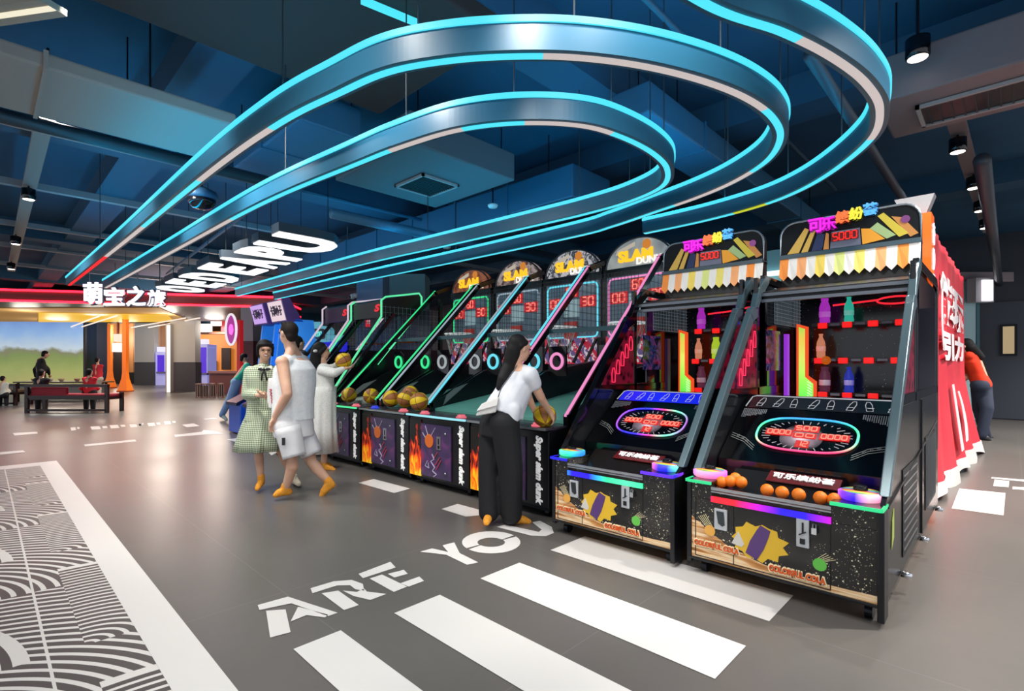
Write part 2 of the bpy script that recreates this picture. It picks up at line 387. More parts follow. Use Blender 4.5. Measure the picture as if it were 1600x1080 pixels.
def duct(name, x0, x1, y0, y1, z0, z1, label, m=DUCT, flange=True, group=None):
    t = thing(name, label, 'air duct', ((x0+x1)/2, (y0+y1)/2, z0), group=group); lx, ly = (x1-x0)/2, (y1-y0)/2; h = z1-z0
    MB().box(-lx, lx, -ly, ly, 0, h).build('duct_shell', m, t, bevel=.02)
    if flange:
        b = MB(); n = max(2, int(max(lx, ly)*2/1.2))
        for i in range(1, n):
            if lx > ly: xx = -lx+2*lx*i/n; b.box(xx-.015, xx+.015, -ly-.015, ly+.015, -.015, h+.01)
            else: yy = -ly+2*ly*i/n; b.box(-lx-.015, lx+.015, yy-.015, yy+.015, -.015, h+.01)
        b.build('duct_flange', m, t, split=True)
    b = MB()
    for sx in (-.8, .8):
        for sy in (-.9, .9): b.cyl((lx*sx, ly*sy, h), (lx*sx, ly*sy, 4.6-z0), .008, n=6)
    b.build('hanger_rod', DARK, t, split=True)
    return t
duct('air_duct', -5, 1.68, 5.25, 6.35, 3.6, 3.72, 'wide taupe rectangular duct beside the panel light', mat('duct_taupe', '#9c958e', .7))
duct('air_duct', -2.0, 3.0, 3.0, 4.9, 4.05, 4.5, 'broad dark flat duct over the straight part of the middle rail', mat('duct_dark', '#3c2a26', .8), False)
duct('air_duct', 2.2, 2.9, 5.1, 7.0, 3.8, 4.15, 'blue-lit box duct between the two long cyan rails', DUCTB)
duct('air_duct', 3.15, 4.75, 4.55, 6.2, 3.7, 4.05, 'grey duct box with a square return grille, inside the inner ring', mat('duct_mid', '#586066', .6), False)
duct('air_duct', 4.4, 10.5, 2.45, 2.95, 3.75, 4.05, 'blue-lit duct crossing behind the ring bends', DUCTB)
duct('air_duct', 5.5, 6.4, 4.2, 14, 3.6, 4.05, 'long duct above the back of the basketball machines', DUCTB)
duct('air_duct', 5.62, 6.62, -2.0, .88, 3.7, 4.1, 'warm grey duct that carries the long slatted grille', mat('duct_warm', '#7a6c6c', .6))
# grilles
def grille(parent_like, name, label, c, sx, sy, n, along_x=True):
    t = thing(name, label, 'vent grille', c)
    MB().box(-sx+.02, sx-.02, -sy+.02, sy-.02, .0, .012).build('grille_back', BLK, t)
    m = MB(); m.box(-sx, sx, -sy, -sy+.03, -.02, .01); m.box(-sx, sx, sy-.03, sy, -.02, .01); m.box(-sx, -sx+.03, -sy, sy, -.02, .01); m.box(sx-.03, sx, -sy, sy, -.02, .01)
    m.build('grille_frame', mat('grille_frame', '#a09896', .5), t)
    m = MB()
    for i in range(1, n):
        if along_x: yy = -sy+2*sy*i/n; m.box(-sx+.03, sx-.03, yy-.006, yy+.006, -.014, .004)
        else: xx = -sx+2*sx*i/n; m.box(xx-.006, xx+.006, -sy+.03, sy-.03, -.014, .004)
    o = m.build('grille_slats', mat('slat_dark', '#1c242c', .5), t)
    return t
grille(None, 'vent_grille', 'square black louvred grille under the grey duct box inside the inner ring', (4.05, 5.47, 3.685), .29, .31, 14)
grille(None, 'vent_grille', 'long slatted black grille under the warm grey duct', (6.15, -.1, 3.685), .26, .72, 18)
# pipes
def pipe(name, label, path, r, m):
    t = tag(MB().tube(path, r, 10).build(name, m, smooth=True), label, 'pipe'); return t
PIPE = mat('pipe_dark', '#3d444c', .45, .3); PIPEP = mat('pipe_pinkgrey', '#b09a98', .5)
pipe('ceiling_pipe', 'dark round pipe running beside the taupe duct', [(-5, 6.62, 3.62), (2.6, 6.62, 3.62)], .07, PIPE)
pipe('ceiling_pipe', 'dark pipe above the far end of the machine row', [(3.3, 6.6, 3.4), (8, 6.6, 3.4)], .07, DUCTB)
pipe('ceiling_pipe', 'dark grey pipe running under the right can-light track', [(6.8, .2, 3.35), (17.5, .2, 3.35)], .07, PIPE)
pipe('ceiling_pipe', 'thick pinkish grey pipe that bends down towards the door', [(8.5, -.55, 3.5), (14.2, -.5, 3.5), (14.5, -.5, 3.3), (14.5, -.5, 2.6)], .12, PIPEP)
pipe('ceiling_pipe', 'straight pinkish pipe beside the one that drops down', [(8.5, -.9, 3.7), (17.5, -.9, 3.7)], .09, PIPEP)
pipe('ceiling_pipe', 'thin blue-grey sprinkler pipe above the ring bends', [(-2, 1.9, 4.0), (9, 1.9, 4.0)], .025, mat('pipe_blue', '#31566b', .4))
pipe('ceiling_pipe', 'long thin dark pipe passing above the cola machines', [(4, 1.0, 3.5), (13, 1.0, 3.5)], .045, PIPE)
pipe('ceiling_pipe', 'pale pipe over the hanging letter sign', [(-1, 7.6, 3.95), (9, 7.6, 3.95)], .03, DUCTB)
# light tracks with can lights
def can_light(x, y, z, label, lit=1.0, group=None):
    t = thing('track_light', label, 'spotlight', (x, y, z), group=group)
    MB().lathe([(.075, 0), (.085, .01), (.085, .16), (.03, .18)], n=20).build('lamp_can', BLKG, t, smooth=True)
    MB().lathe([(.001, -.006), (.066, -.004), (.07, .0)], n=20).build('lamp_lens', glow('lamp_lens_glow', '#fff6ea', 5.0), t)
    MB().cyl((0, 0, .18), (0, 0, .72 if label.startswith('bright') else .24), .012, n=8).build('lamp_stem', DARK, t)
for (x0, y0, x1, y1, lb, m) in [(.5, 8, .62, 21, 'pale ceiling track carrying three can lights on the meadow screen side', mat('track_pale', '#8b8783', .5)), (7.2, .45, 14.5, .33, 'grey ceiling track carrying four can lights above the red banner', mat('track_pink', '#6f6464', .5))]:
    t = thing('light_track', lb, 'light track', (x0, y0, 4.12)); dv = Vector((x1-x0, y1-y0, 0)); MB().beam((0, 0, 0), dv, .16, .07).build('track_bar', m, t)
    for q_ in (.03, .2, .37, .55, .75, .95): MB().cyl(dv*q_, dv*q_+UP*.48, .01, n=6).build('hanger_rod', DARK, t)
for (x, y, lb) in [(.51, 10.8, 'black can light on the left track, nearest one'), (.51, 15.0, 'black can light on the left track, middle one'), (.56, 19.0, 'black can light on the left track, farthest one'),
                   (5.38, .55, 'bright downlight with a round white lens before the slatted grille'), (8.09, .45, 'black can light on the right track, nearest one'), (9.91, .38, 'black can light on the right track, second one'),
                   (11.46, .36, 'black can light on the right track, third one'), (12.96, .34, 'black can light on the right track, farthest one'), (.48, 7.1, 'bright downlight beside the taupe duct at the left')]:
    can_light(x, y, 3.88, lb)
# flat panel light at the top left
pc = onZ(30, 25, 3.52); t = thing('panel_light', 'flat white light panel hanging in front of the taupe duct', 'ceiling light', pc)
MB().prism([onZ(x_, y_, 3.52)-pc for x_, y_ in [(-60, 18), (62, 0), (105, 26), (-60, 50)]], (0, 0, .04)).build('panel_frame', mat('panel_frame', '#a39f93', .5), t); MB().prism([onZ(x_, y_, 3.515)-pc for x_, y_ in [(-58, 30), (76, 10), (88, 17), (-58, 38)]], (0, 0, .004)).build('panel_diffuser', glow('panel_warm', '#f4ecd2', 1.0), t)
m = MB()
for x_, y_ in [(-40, 30), (70, 14)]: p_ = onZ(x_, y_, 3.55)-pc; m.cyl(p_, p_+UP*1.05, .006, n=5)
m.build('hanger_wire', mat('wire_grey', '#20262a', .7), t, split=True)
# dome camera and small detector, cctv camera on the pillar
t = thing('dome_camera', 'black dome camera hanging between the two left rails', 'security camera', onZ(315, 312, 3.45)+Vector((0, 0, 0)))
MB().lathe([(.001, -.13), (.1, -.11), (.15, -.05), (.165, 0)], n=24).build('dome_lens', BLKG, t, smooth=True)
MB().lathe([(.165, 0), (.19, .03), (.17, .1), (.05, .16)], n=24).build('dome_housing', mat('dome_blue', '#2a4e6a', .3), t, smooth=True)
MB().cyl((0, 0, .15), (0, 0, 1.14), .012, n=8).build('hanger_rod', DARK, t, split=True)
for (px, py, lb) in [(770, 322, 'small white detector above the machine row'), (698, 386, 'small pale smoke detector over the basketball machines')]:
    p = onZ(px, py, 3.7 if py < 350 else 3.4); t = thing('smoke_detector', lb, 'smoke detector', p)
    MB().lathe([(.001, -.03), (.06, -.025), (.075, 0), (.075, .02)], n=18).build('detector_cap', WHITE, t, smooth=True); MB().cyl((0, 0, .02), (0, 0, 4.6-p.z), .01, n=6).build('drop_wire', DARK, t)
# ------------------------------------------------------------------ the cyan light rails
RAILM = mat('rail_body', '#2b6684', .38)  # blue LED light on the grey channel put into its colour
RH, RW, RZ = .17, .10, 2.9
def rail(label, pts, cols, hang):
    """channel with a led on each upper edge, one along the underside, plus an added hidden strip on top to light the ceiling; cols: list of (fraction, material index) for the underside"""
    P = catmull([(x, y, RZ) for x, y in pts], 12); t = thing('light_rail', label, 'ceiling light', (P[0].x, P[0].y, RZ))
    L = [p-Vector((P[0].x, P[0].y, RZ)) for p in P]
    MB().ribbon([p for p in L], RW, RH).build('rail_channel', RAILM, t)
    def band(off, z0, w, h, segs, name, mats, label_=None):
        mb = MB(); n = len(L)
        Q = []
        for i, p in enumerate(L):
            tt = L[min(i+1, n-1)]-L[max(i-1, 0)]; tt.z = 0; tt.normalize(); a = Vector((-tt.y, tt.x, 0)); Q.append(p+a*off+UP*z0)
        last = 0
        for fr, k in segs:
            j = min(n-1, max(last+1, int(fr*(n-1)))); mb.m = k; mb.ribbon(Q[last:j+1], w, h); last = j
        return mb.build(name, mats, t, label=label_)
    band(0, -.007, .042, .009, cols, 'underside_led', [CYAN, WARMW, REDL, glow('rainbow_led', '#c8d020', 1.0)])
    segs = [(1, 0)]
    for sgn in (1, -1): band(sgn*(RW/2+.005), RH-.036, .010, .034, cols[:0] or [(1.0, 0)], 'edge_led', [CYAN])
    band(0, RH, .05, .01, [(1, 0)], 'ceiling_wash_strip', [glow('ceiling_wash_blue', '#0898c8', 30.0)])  # added strip, unseen from below, that throws blue light onto the ceiling
    mb = MB(); n = len(L)
    for i in range(int(hang), n, max(6, n//9)): mb.cyl(L[i]+UP*RH, L[i]+UP*(4.6-RZ), .005, n=5)
    mb.build('hanger_wire', mat('wire_grey', '#20262a', .7), t, split=True)
    return t
rail('inner cyan light rail bent into the small loop over the aisle',
     [(1.75, 13.1), (1.83, 8), (1.88, 5.2), (2.02, 3.6), (2.08, 3.1), (2.19, 2.62), (2.4, 2.26), (2.7, 2.0), (3.02, 1.9), (3.43, 1.88), (3.8, 1.96), (4.12, 2.18), (4.28, 2.6), (4.32, 3.1), (4.3, 3.7), (4.2, 5.5), (4.1, 7.3), (4.02, 12.5)],
     [(.10, 1), (.22, 0), (.3, 1), (.36, 0), (.46, 1), (.72, 0), (.8, 0), (1, 0)], 5)
rail('middle cyan light rail, the large loop around the small one',
     [(1.2, 13.2), (1.26, 8), (1.28, 4.7), (1.33, 3.4), (1.42, 2.75), (1.5, 2.36), (1.66, 2.05), (1.87, 1.78), (2.1, 1.56), (2.4, 1.36), (2.75, 1.2), (3.1, 1.1), (3.45, 1.07), (3.8, 1.13), (4.15, 1.33), (4.43, 1.68), (4.62, 2.1), (4.76, 2.6), (4.92, 3.2), (5.0, 3.8), (4.98, 6), (4.9, 8.7), (4.85, 12.5)],
     [(.035, 2), (.06, 1), (.09, 0), (.135, 1), (.34, 0), (.53, 1), (.66, 0), (.75, 1), (1, 0)], 8)
rail('outermost cyan light rail, a single sweeping bend over the cola machines',
     [(-1.5, 1.2), (0, 1.17), (1.2, 1.1), (2.12, .95), (2.6, .76), (3.0, .64), (3.4, .57), (3.8, .57), (4.25, .69), (4.75, 1.03), (5.1, 1.4), (5.3, 1.8), (5.42, 2.4), (5.45, 3.1)],
     [(.33, 0), (.62, 1), (.83, 0), (.88, 3), (1, 0)], 3)
for (a, b, lb) in [(570, 650, 'short cyan ceiling tube at the top edge above the outer ring'), ]:
    p = onZ(565, 0, 4.0); q = onZ(652, 36, 4.0); tag(MB().beam(p, q, .04).build('led_tube', CYAN), lb, 'ceiling light')
# ------------------------------------------------------------------ hanging letter sign
t = thing('hanging_letter_sign', 'row of big white lit letters hanging flat over the aisle', 'sign', (3.25, 9.5, 3.1))
GRB = mat('sign_side', '#3c4650', .4)
# letters lie face down, tops to the left (-x); far letters first when read
yy = [-2.05, -1.1, -.15, .82, 2.05, 3.2, 4.4]; chars = 'UPAEDEO'
for ch, y_, w_ in zip(chars, yy, (.95, .68, .72, .74, .85, .74, .9)):
    vs, fs = text_data(ch, .04, .02); x0 = min(v.x for v in vs); x1 = max(v.x for v in vs); y0 = min(v.y for v in vs); y1 = max(v.y for v in vs)
    def pl(zo, th, grow, name, m):
        mb = MB(); P = [Vector((-(v.y-(y0+y1)/2)/(y1-y0)*(.98+grow), y_-(v.x-(x0+x1)/2)/(x1-x0)*(w_+grow), zo+(v.z/.02)*th)) for v in vs]; mb.add(P, fs); return mb.build(name, m, t)
    pl(.012, .01, 0, 'letter', WHITEG); pl(.085, .06, .03, 'letter_case', GRB)
m = MB()
for y_ in yy:
    for xh in (-.42, .42): m.cyl((xh, y_, .16), (xh, y_, 1.5), .006, n=5)
m.build('hanger_wire', mat('wire_grey', '#20262a', .7), t, split=True)
MB().beam((-.5, -2.6, .6), (.1, 6.2, .6), .04).build('hanger_bar', DUCTB, t)
# ------------------------------------------------------------------ basketball machines
XF = 3.42
def netmat(): return mat('net_black', '#0d0f14', .5)
def grid(mb, p, u, v, nu, nv, t=.0035):
    p = Vector(p); u = Vector(u); v = Vector(v)
    for i in range(nu+1): mb.beam(p+u*i/nu, p+u*i/nu+v, t)
    for j in range(nv+1): mb.beam(p+v*j/nv, p+v*j/nv+u, t)
FL = NT('flame_print', rough=.35)
fx_, fy_, fz_ = FL.xyz()
mp = FL.n('ShaderNodeMapping', {'Vector': FL.tc.outputs['Object'], 'Scale': (9, 17, 6)})
n1 = FL.n('ShaderNodeTexNoise', {'Vector': mp.outputs[0], 'Scale': 1.0, 'Detail': 3.0, 'Distortion': .9})
hh = FL.math('ADD', FL.math('MULTIPLY', n1.outputs[0], 1.5), FL.math('MULTIPLY', fz_, -1.25))
FL.base(FL.ramp(hh, [(.0, '#15120f'), (.1, '#1b1210'), (.16, '#a8200c'), (.28, '#f03a10'), (.42, '#ff7a10'), (.56, '#ffb414'), (.75, '#f8d628')]))
FL.emis(FL.ramp(hh, [(.1, '#000000'), (.18, '#8a1808'), (.4, '#ff6a08'), (.7, '#f8c820')]), .35)
PR = NT('dunk_print', rough=.3)
n2 = PR.n('ShaderNodeTexNoise', {'Vector': PR.tc.outputs['Object'], 'Scale': 4.0, 'Detail': 2.0, 'Distortion': 1.2})
PR.base(PR.ramp(n2.outputs[0], [(.3, '#34344a'), (.5, '#4a3460'), (.62, '#6c3c70'), (.75, '#9a3458')]))
ST = NT('stripe_art', rough=.3)
n3 = ST.n('ShaderNodeTexNoise', {'Vector': ST.tc.outputs['Object'], 'Scale': 16.0, 'Detail': 5.0, 'Distortion': .6})
sx_, sy_, sz_ = ST.xyz()
k = ST.math('FRACT', ST.math('MULTIPLY', ST.math('ADD', sy_, ST.math('MULTIPLY', sz_, -.8)), 4.2))
cc = ST.ramp(k, [(0, '#a81f36'), (.42, '#c02a3a'), (.5, '#5a4a78'), (.95, '#705a90')], 'CONSTANT')
cc = ST.mix(ST.math('GREATER_THAN', n3.outputs[0], .56), cc, '#c8b8c0'); ST.base(cc); ST.emis(cc, .6)
RAMPM = mat('ramp_mat_teal', '#5fa79a', .6); RAMPG = mat('ramp_mat_grey', '#8d9a92', .6)
BALLM = NT('basketball_skin', rough=.5); bx_, by_, bz_ = BALLM.xyz()
ang = BALLM.math('MULTIPLY', BALLM.math('ARCTAN2', by_, bx_), 4/PI); oct_ = BALLM.math('FRACT', BALLM.math('MULTIPLY', BALLM.math('ADD', ang, 8.0), .5))
alt = BALLM.math('GREATER_THAN', oct_, .5)
ln = BALLM.math('MAXIMUM', BALLM.math('LESS_THAN', BALLM.math('ABSOLUTE', bz_), .003), BALLM.math('GREATER_THAN', BALLM.math('ABSOLUTE', BALLM.math('SUBTRACT', BALLM.math('FRACT', BALLM.math('MULTIPLY', oct_, 2.0)), .5)), .47))
BALLM.base(BALLM.mix(ln, BALLM.mix(alt, '#f4cc18', '#b0703c'), '#2a1a10'))
def hoop_machine(yc, w, name_label, led, domecol, trim, has_dome=True, seed=0, ramp=RAMPM, panel=True, xf=XF, boardglow='#566a78'):
    L = glow('led_'+led[0], led[1], led[2]); T = trim
    t = thing('basketball_machine', name_label, 'arcade machine', (xf, yc, 0), group=None)
    hw = w/2-.012
    # base cabinet
    m = MB(); m.prismY([(0, .1), (0, .765), (.06, .775), (2.5, 1.02), (2.5, .1)], -hw, hw)
    m.build('cabinet', BLK, t, bevel=.006)
    m = MB(); m.box(.06, 2.4, -hw+.04, hw-.04, .055, .1); m.build('plinth', DARK, t)
    for (cx, cy) in [(.12, -hw+.1), (.12, hw-.1), (2.3, -hw+.1), (2.3, hw-.1)]:
        c = MB(); c.cyl((cx, cy-.02, .03), (cx, cy+.02, .03), .03, n=12); c.box(cx-.02, cx+.02, cy-.03, cy+.03, .05, .085); c.build('caster', DARK, t)
    # counter with led edge, two buttons and a ball tray
    m = MB(); m.prismZ([(-.03, -hw), (-.045, -hw*.6), (-.045, hw*.6), (-.03, hw), (.34, hw), (.34, -hw)], .775, .80); m.build('counter', mat('counter_dark', '#3c3440', .25), t, bevel=.005)
    m = MB(); m.beam((-.05, -hw, .79), (-.06, -hw*.6, .79), .02); m.beam((-.06, -hw*.6, .79), (-.06, hw*.6, .79), .02); m.beam((-.06, hw*.6, .79), (-.05, hw, .79), .02); m.build('counter_edge', T, t)
    for yb, cbt in ((.33, 'pink'), (-.3, 'blue' if seed == 2 else 'pink')):
        MB().lathe([(.055, .80), (.055, .812), (.04, .815), (.04, .83), (.001, .832)], c=(.05, -yb, 0), n=18).build('push_button', glow('button_'+cbt, '#f07080' if cbt == 'pink' else '#3040e0', .9), t, smooth=True)
    # front print panels
    MB().box(-.012, 0, hw-.22, hw-.005, .11, .74).build('flame_panel', FL.m, t)
    d = MB().box(-.014, 0, -hw+.27, hw-.225, .13, .70).build('front_door', PR.m, t)
    a = MB(); a.lathe([(.001, .004), (.075, .004), (.075, 0)], c=(-.016, .13, .52), n=24, axis=(Vector((0, 1, 0)), Vector((0, 0, 1)), Vector((-1, 0, 0)))); a.build('printed_ball', mat('print_orange', '#e0702a', .4), d)
    a = MB(); rnd = random.Random(seed+3)
    pts = [(.08, .38), (.04, .33), (.1, .3), (.03, .24), (.07, .2), (.0, .17), (.05, .14)]
    for i in range(len(pts)-1): a.beam((-.018, pts[i][0], pts[i][1]), (-.018, pts[i+1][0], pts[i+1][1]), .008)
    for (p, q) in [((.2, .68), (.15, .58)), ((.02, .67), (.1, .57)), ((.25, .6), (.2, .55)), ((.16, .3), (.2, .24)), ((.2, .24), (.13, .22)), ((.13, .22), (.15, .28))]: a.beam((-.018, *p), (-.018, *q), .006)
    a.build('printed_player', mat('print_pale', '#c4bcd8', .4), d)
    a = MB()
    for (p, q) in [((.02, .27), (-.06, .36)), ((.0, .22), (-.08, .33)), ((.04, .34), (-.02, .41))]: a.beam((-.018, *p), (-.018, *q), .008)
    a.build('printed_streaks', mat('print_red', '#d04860', .4), d)
    a = MB(); a.box(-.024, -.012, -.075, -.01, .44, .58); a.build('coin_plate', STEEL, t)
    a = MB(); a.box(-.028, -.024, -.05, -.035, .5, .56); a.box(-.028, -.024, -.06, -.03, .455, .485); a.build('coin_slots', BLK, t)
    for zl in (.2, .62): MB().lathe([(.016, 0), (.016, .01), (.001, .012)], c=(-.014, -.15, zl), n=12, axis=(Vector((0, 1, 0)), Vector((0, 0, 1)), Vector((-1, 0, 0)))).build('door_lock', CHROME, t, smooth=True)
    # "Super slam dunk" written down the right side of the front
    text('front_lettering', 'Super slam dunk', mat('print_white', '#f2f2f0', .4, emit='#ffffff', es=.12), t, (-.004, -hw+.12, .42), (0, 0, -1), (0, -1, 0), w=.60, h=.10, bold=.05, shear=.25, depth=.003)
    # side walls: polygon under the rails
    SIDE = NTSIDE
    for sgn in (-1, 1):
        yy = sgn*(hw-.012)
        m = MB(); m.prismY([(.27, .80), (.33, .90), (1.12, 1.27), (2.3, 1.42), (2.5, 1.42), (2.5, .82)], yy-.012, yy+.012); m.build('side_wall', SIDE, t)
        # led rail, post, top arm
        m = MB(); m.beam((.27, yy, .80), (.27, yy, .9), .05, .05); m.beam((.27, yy, .86), (2.0, yy, 2.58), .05, .06); m.build('rail_post', BLKG, t)
        m = MB(); m.beam((.24, yy-sgn*.0, .885), (1.985, yy, 2.61), .026, .014); m.build('rail_led', L, t)
        m = MB(); m.beam((1.96, yy, 2.56), (2.42, yy, 2.74), .05, .06); m.beam((2.42, yy, .9), (2.42, yy, 2.74), .06); m.build('rear_post', BLK, t)
    # printed chevrons on the side walls
    m = MB(); yy = hw-.026
    m.add([(.45, yy-.003, .86), (.85, yy-.003, 1.12), (.62, yy-.003, 1.06), (.5, yy-.003, .98)], [(0, 1, 2, 3)]); m.build('side_wall_print', mat('print_silver', '#8a9090', .4), t)
    # ramp
    m = MB(); m.add([(.33, -hw+.03, .83), (.33, hw-.03, .83), (2.3, hw-.03, 1.12), (2.3, -hw+.03, 1.12)], [(0, 1, 2, 3)]); m.prismY([(.33, .80), (.33, .835), (2.35, 1.12), (2.35, 1.0)], -hw+.03, hw-.03); m.build('ball_ramp', ramp, t)
    # cross bar and plates with ring lamps
    MB().box(1.17, 1.21, -w/2, w/2, 1.71, 1.76).build('cross_bar', mat('bar_teal', '#1d4148', .2, .3), t)
    for sgn in (-1, 1):
        cy = sgn*(hw-.16)
        if has_dome or sgn > 0:
            p = MB(); p.box(1.17, 1.185, cy-.13, cy+.13, 1.22, 1.56); p.build('lamp_plate', BLKG, t)
            tl = L if not (seed == 2) else glow('led_whitegrey', '#a8b0b4', .9)
            MB().tube([(1.155, cy+.085*math.cos(a_), 1.39+.085*math.sin(a_)) for a_ in [2*PI*i/28 for i in range(28)]], .017, 8, closed=True).build('ring_lamp', tl, t, smooth=True)
    # striped art panel under the backboard
    m = MB(); m.box(2.3, 2.32, -hw+.06, hw-.06, 1.36, 1.72); m.build('art_panel', ST.m, t)
    m = MB()
    for i in range(5): y0 = -hw+.1+i*.2; m.beam((2.28, y0+.12, 1.38), (2.28, y0-.06, 1.7), .03)
    m.build('art_bars', BLK, t)
    # backboard with led frame, score boxes, hoop and net
    bb = MB().box(2.36, 2.385, -hw+.04, hw-.04, 1.72, 2.5).build('backboard', mat('board_glass_'+led[0], boardglow, .2, emit=boardglow, es=.12), t)  # weak own glow stands in for light on the board
    fr = []; a_, b_, r_ = hw-.07, .37, .07; cz = 2.10
    for (cy, cz_, t0) in [(a_-r_, cz+b_-r_, 0), (-a_+r_, cz+b_-r_, PI/2), (-a_+r_, cz-b_+r_, PI), (a_-r_, cz-b_+r_, 1.5*PI)]:
        for i in range(6): th = t0+PI/2*i/5; fr.append((2.35, cy+r_*math.cos(th), cz_+r_*math.sin(th)))
    MB().tube(fr, .012, 6, closed=True).build('backboard_led', L, t, smooth=True)
    rt = (0, -1, 0)
    for (cy, czz, ww, s_) in [(.28, 2.22, .26, '00'), (-.28, 2.22, .26, '30'), (0, 2.37, .22, '60')]:
        bx = MB().box(2.345, 2.36, cy-ww/2, cy+ww/2, czz-.075, czz+.075).build('score_box', glow('score_back', '#d01828', .8), t)
        m = MB(); seven(m, s_, (2.342, cy, czz), rt, (0, 0, 1), ww*.8, .12); m.build('score_digits', glow('digits_rose', '#ff8070', 1.2), bx)
    m = MB(); m.box(2.345, 2.36, -.13, .13, 2.02, 2.26); m.build('board_target', mat('board_art_pale', '#8fa3a8', .4, emit='#708a90', es=.35), t)
    m = MB(); m.box(2.30, 2.35, -.1, .1, 1.72, 1.95); m.build('hoop_bracket', mat('bracket_red', '#8d2b24', .4, emit='#8d2b24', es=.25), t)
    hc = Vector((2.09, 0, 1.86)); R_ = .22
    hp = MB(); hp.tube([hc+Vector((R_*math.cos(q), R_*math.sin(q), 0)) for q in [2*PI*i/28 for i in range(28)]], .012, 8, closed=True); hp = hp.build('hoop_ring', mat('hoop_white', '#d8dcdc', .3, emit='#c0c8c8', es=.3), t, smooth=True)
    m = MB()
    for i in range(12):
        q = 2*PI*i/12
        for dq in (1, -1):
            pts = [hc+Vector(((R_-.09*s_)*math.cos(q+dq*s_*.5), (R_-.09*s_)*math.sin(q+dq*s_*.5), -.34*s_)) for s_ in (0, .33, .66, 1)]
            m.tube(pts, .0035, 4)
    m.build('hoop_net', mat('net_white', '#c8ccc8', .6), hp)
    # cage net on the sides and in front of the backboard
    m = MB()
    grid(m, (2.0, -hw+.3, 1.76), (0, hw*1.1, 0), (0, 0, .72), 12, 14, .004)
    m.build('cage_net', netmat(), t)
    for sgn in (-1, 1):
        m = MB(); yy = sgn*(hw-.01)
        for i in range(1, 13):
            xx = 1.2+1.2*i/13; zt = min(1.75+(xx-1.2)*1.0, 2.66); m.beam((xx, yy, 1.74), (xx, yy, zt), .003)
        for j in range(1, 11):
            zz = 1.74+.09*j; m.beam((1.2+(zz-1.74)*.98, yy, zz), (2.42, yy, zz), .003)
        m.build('side_net', netmat(), t)
    # top frame and dome header
    m = MB(); m.box(2.34, 2.46, -hw, hw, 2.5, 2.6); m.build('top_beam', BLK, t)
    if has_dome:
        dd = thing_part = MB(); n = 22; a0 = hw-.03
        prof = [(a0*math.cos(PI*i/n), 2.6+.36*math.sin(PI*i/n)) for i in range(n+1)]
        dd.prismX(prof, 2.36, 2.46); dm_ = dd.build('dome_header', domecol, t, bevel=.015)
        m = MB(); m.tube([(2.355, y_*1.0, z_) for y_, z_ in prof], .012, 6); m.build('dome_rim', mat('rim_grey', '#555a60', .3, .5), dm_)
        text('header_lettering', 'SLAM', glow('print_yellow_lit', '#ffc020', 1.2), dm_, (2.345, .04, 2.74), rt, (0, 0, 1), w=.5, h=.15, bold=.06)
        text('header_lettering', 'DUNK', glow('print_white_lit', '#f4f2ea', 1.1), dm_, (2.343, -.16, 2.66), rt, (0, 0, 1), w=.36, h=.09, bold=.04)
        a = MB(); a.lathe([(.001, .006), (.06, .004), (.06, 0)], c=(2.35, -.12, 2.86), n=20, axis=(Vector((0, 1, 0)), Vector((0, 0, 1)), Vector((-1, 0, 0)))); a.build('header_ball', glow('print_orange_lit', '#e08a30', .8), dm_)
        a = MB(); a.prismX([(.33, 2.77), (.05, 2.86), (.05, 2.91), (.3, 2.83)], 2.348, 2.36); a.build('header_streak', glow('print_cream_lit', '#d8ccb8', .7), dm_)
    return t
NTSIDE = mat('side_wall_black', '#10141a', .3)
dcols = []
def dome_mat(name, stops, sc):
    n = NT(name, rough=.35); q = n.n('ShaderNodeTexNoise', {'Vector': n.tc.outputs['Object'], 'Scale': sc, 'Detail': 4.0, 'Distortion': 1.5}); c = n.ramp(q.outputs[0], stops); n.base(c); n.emis(c, .8); return n.m  # own glow stands in for light falling on the header domes
D1 = dome_mat('dome_brown', [(.4, '#5a2c1c'), (.6, '#8a5238')], 6); D2 = dome_mat('dome_plum', [(.45, '#4c3434'), (.55, '#9a8a84')], 7)
D3 = dome_mat('dome_zebra', [(.47, '#3a3c44'), (.53, '#b4aeb0')], 14); D4 = dome_mat('dome_silver', [(.3, '#70757a'), (.7, '#a2a49e')], 2)
TG = mat('trim_grey', '#9aa0a4', .3, .6)
YC = [6.575, 5.475, 4.425, 3.375]
hoop_machine(YC[0], 1.04, 'basketball machine with green light rails and a brown ball header', ('green', '#38e890', 1.05), D1, glow('trim_green', '#50f0a0', 1.0), seed=1, ramp=RAMPG)
hoop_machine(YC[1], 1.04, 'basketball machine with pale unlit-looking rails, second from the woman in the white dress', ('pale', '#a8bcc8', .85), D2, TG, seed=2)
hoop_machine(YC[2], 1.04, 'basketball machine with cyan rails and a zebra patterned header', ('cyan', '#68dcf0', 1.05), D3, glow('trim_cyan', '#a0ecf8', 1.0), seed=3)
hoop_machine(YC[3], 1.04, 'basketball machine with pink rails where the woman in black trousers plays', ('pink', '#f090c8', 1.0), D4, TG, seed=4)
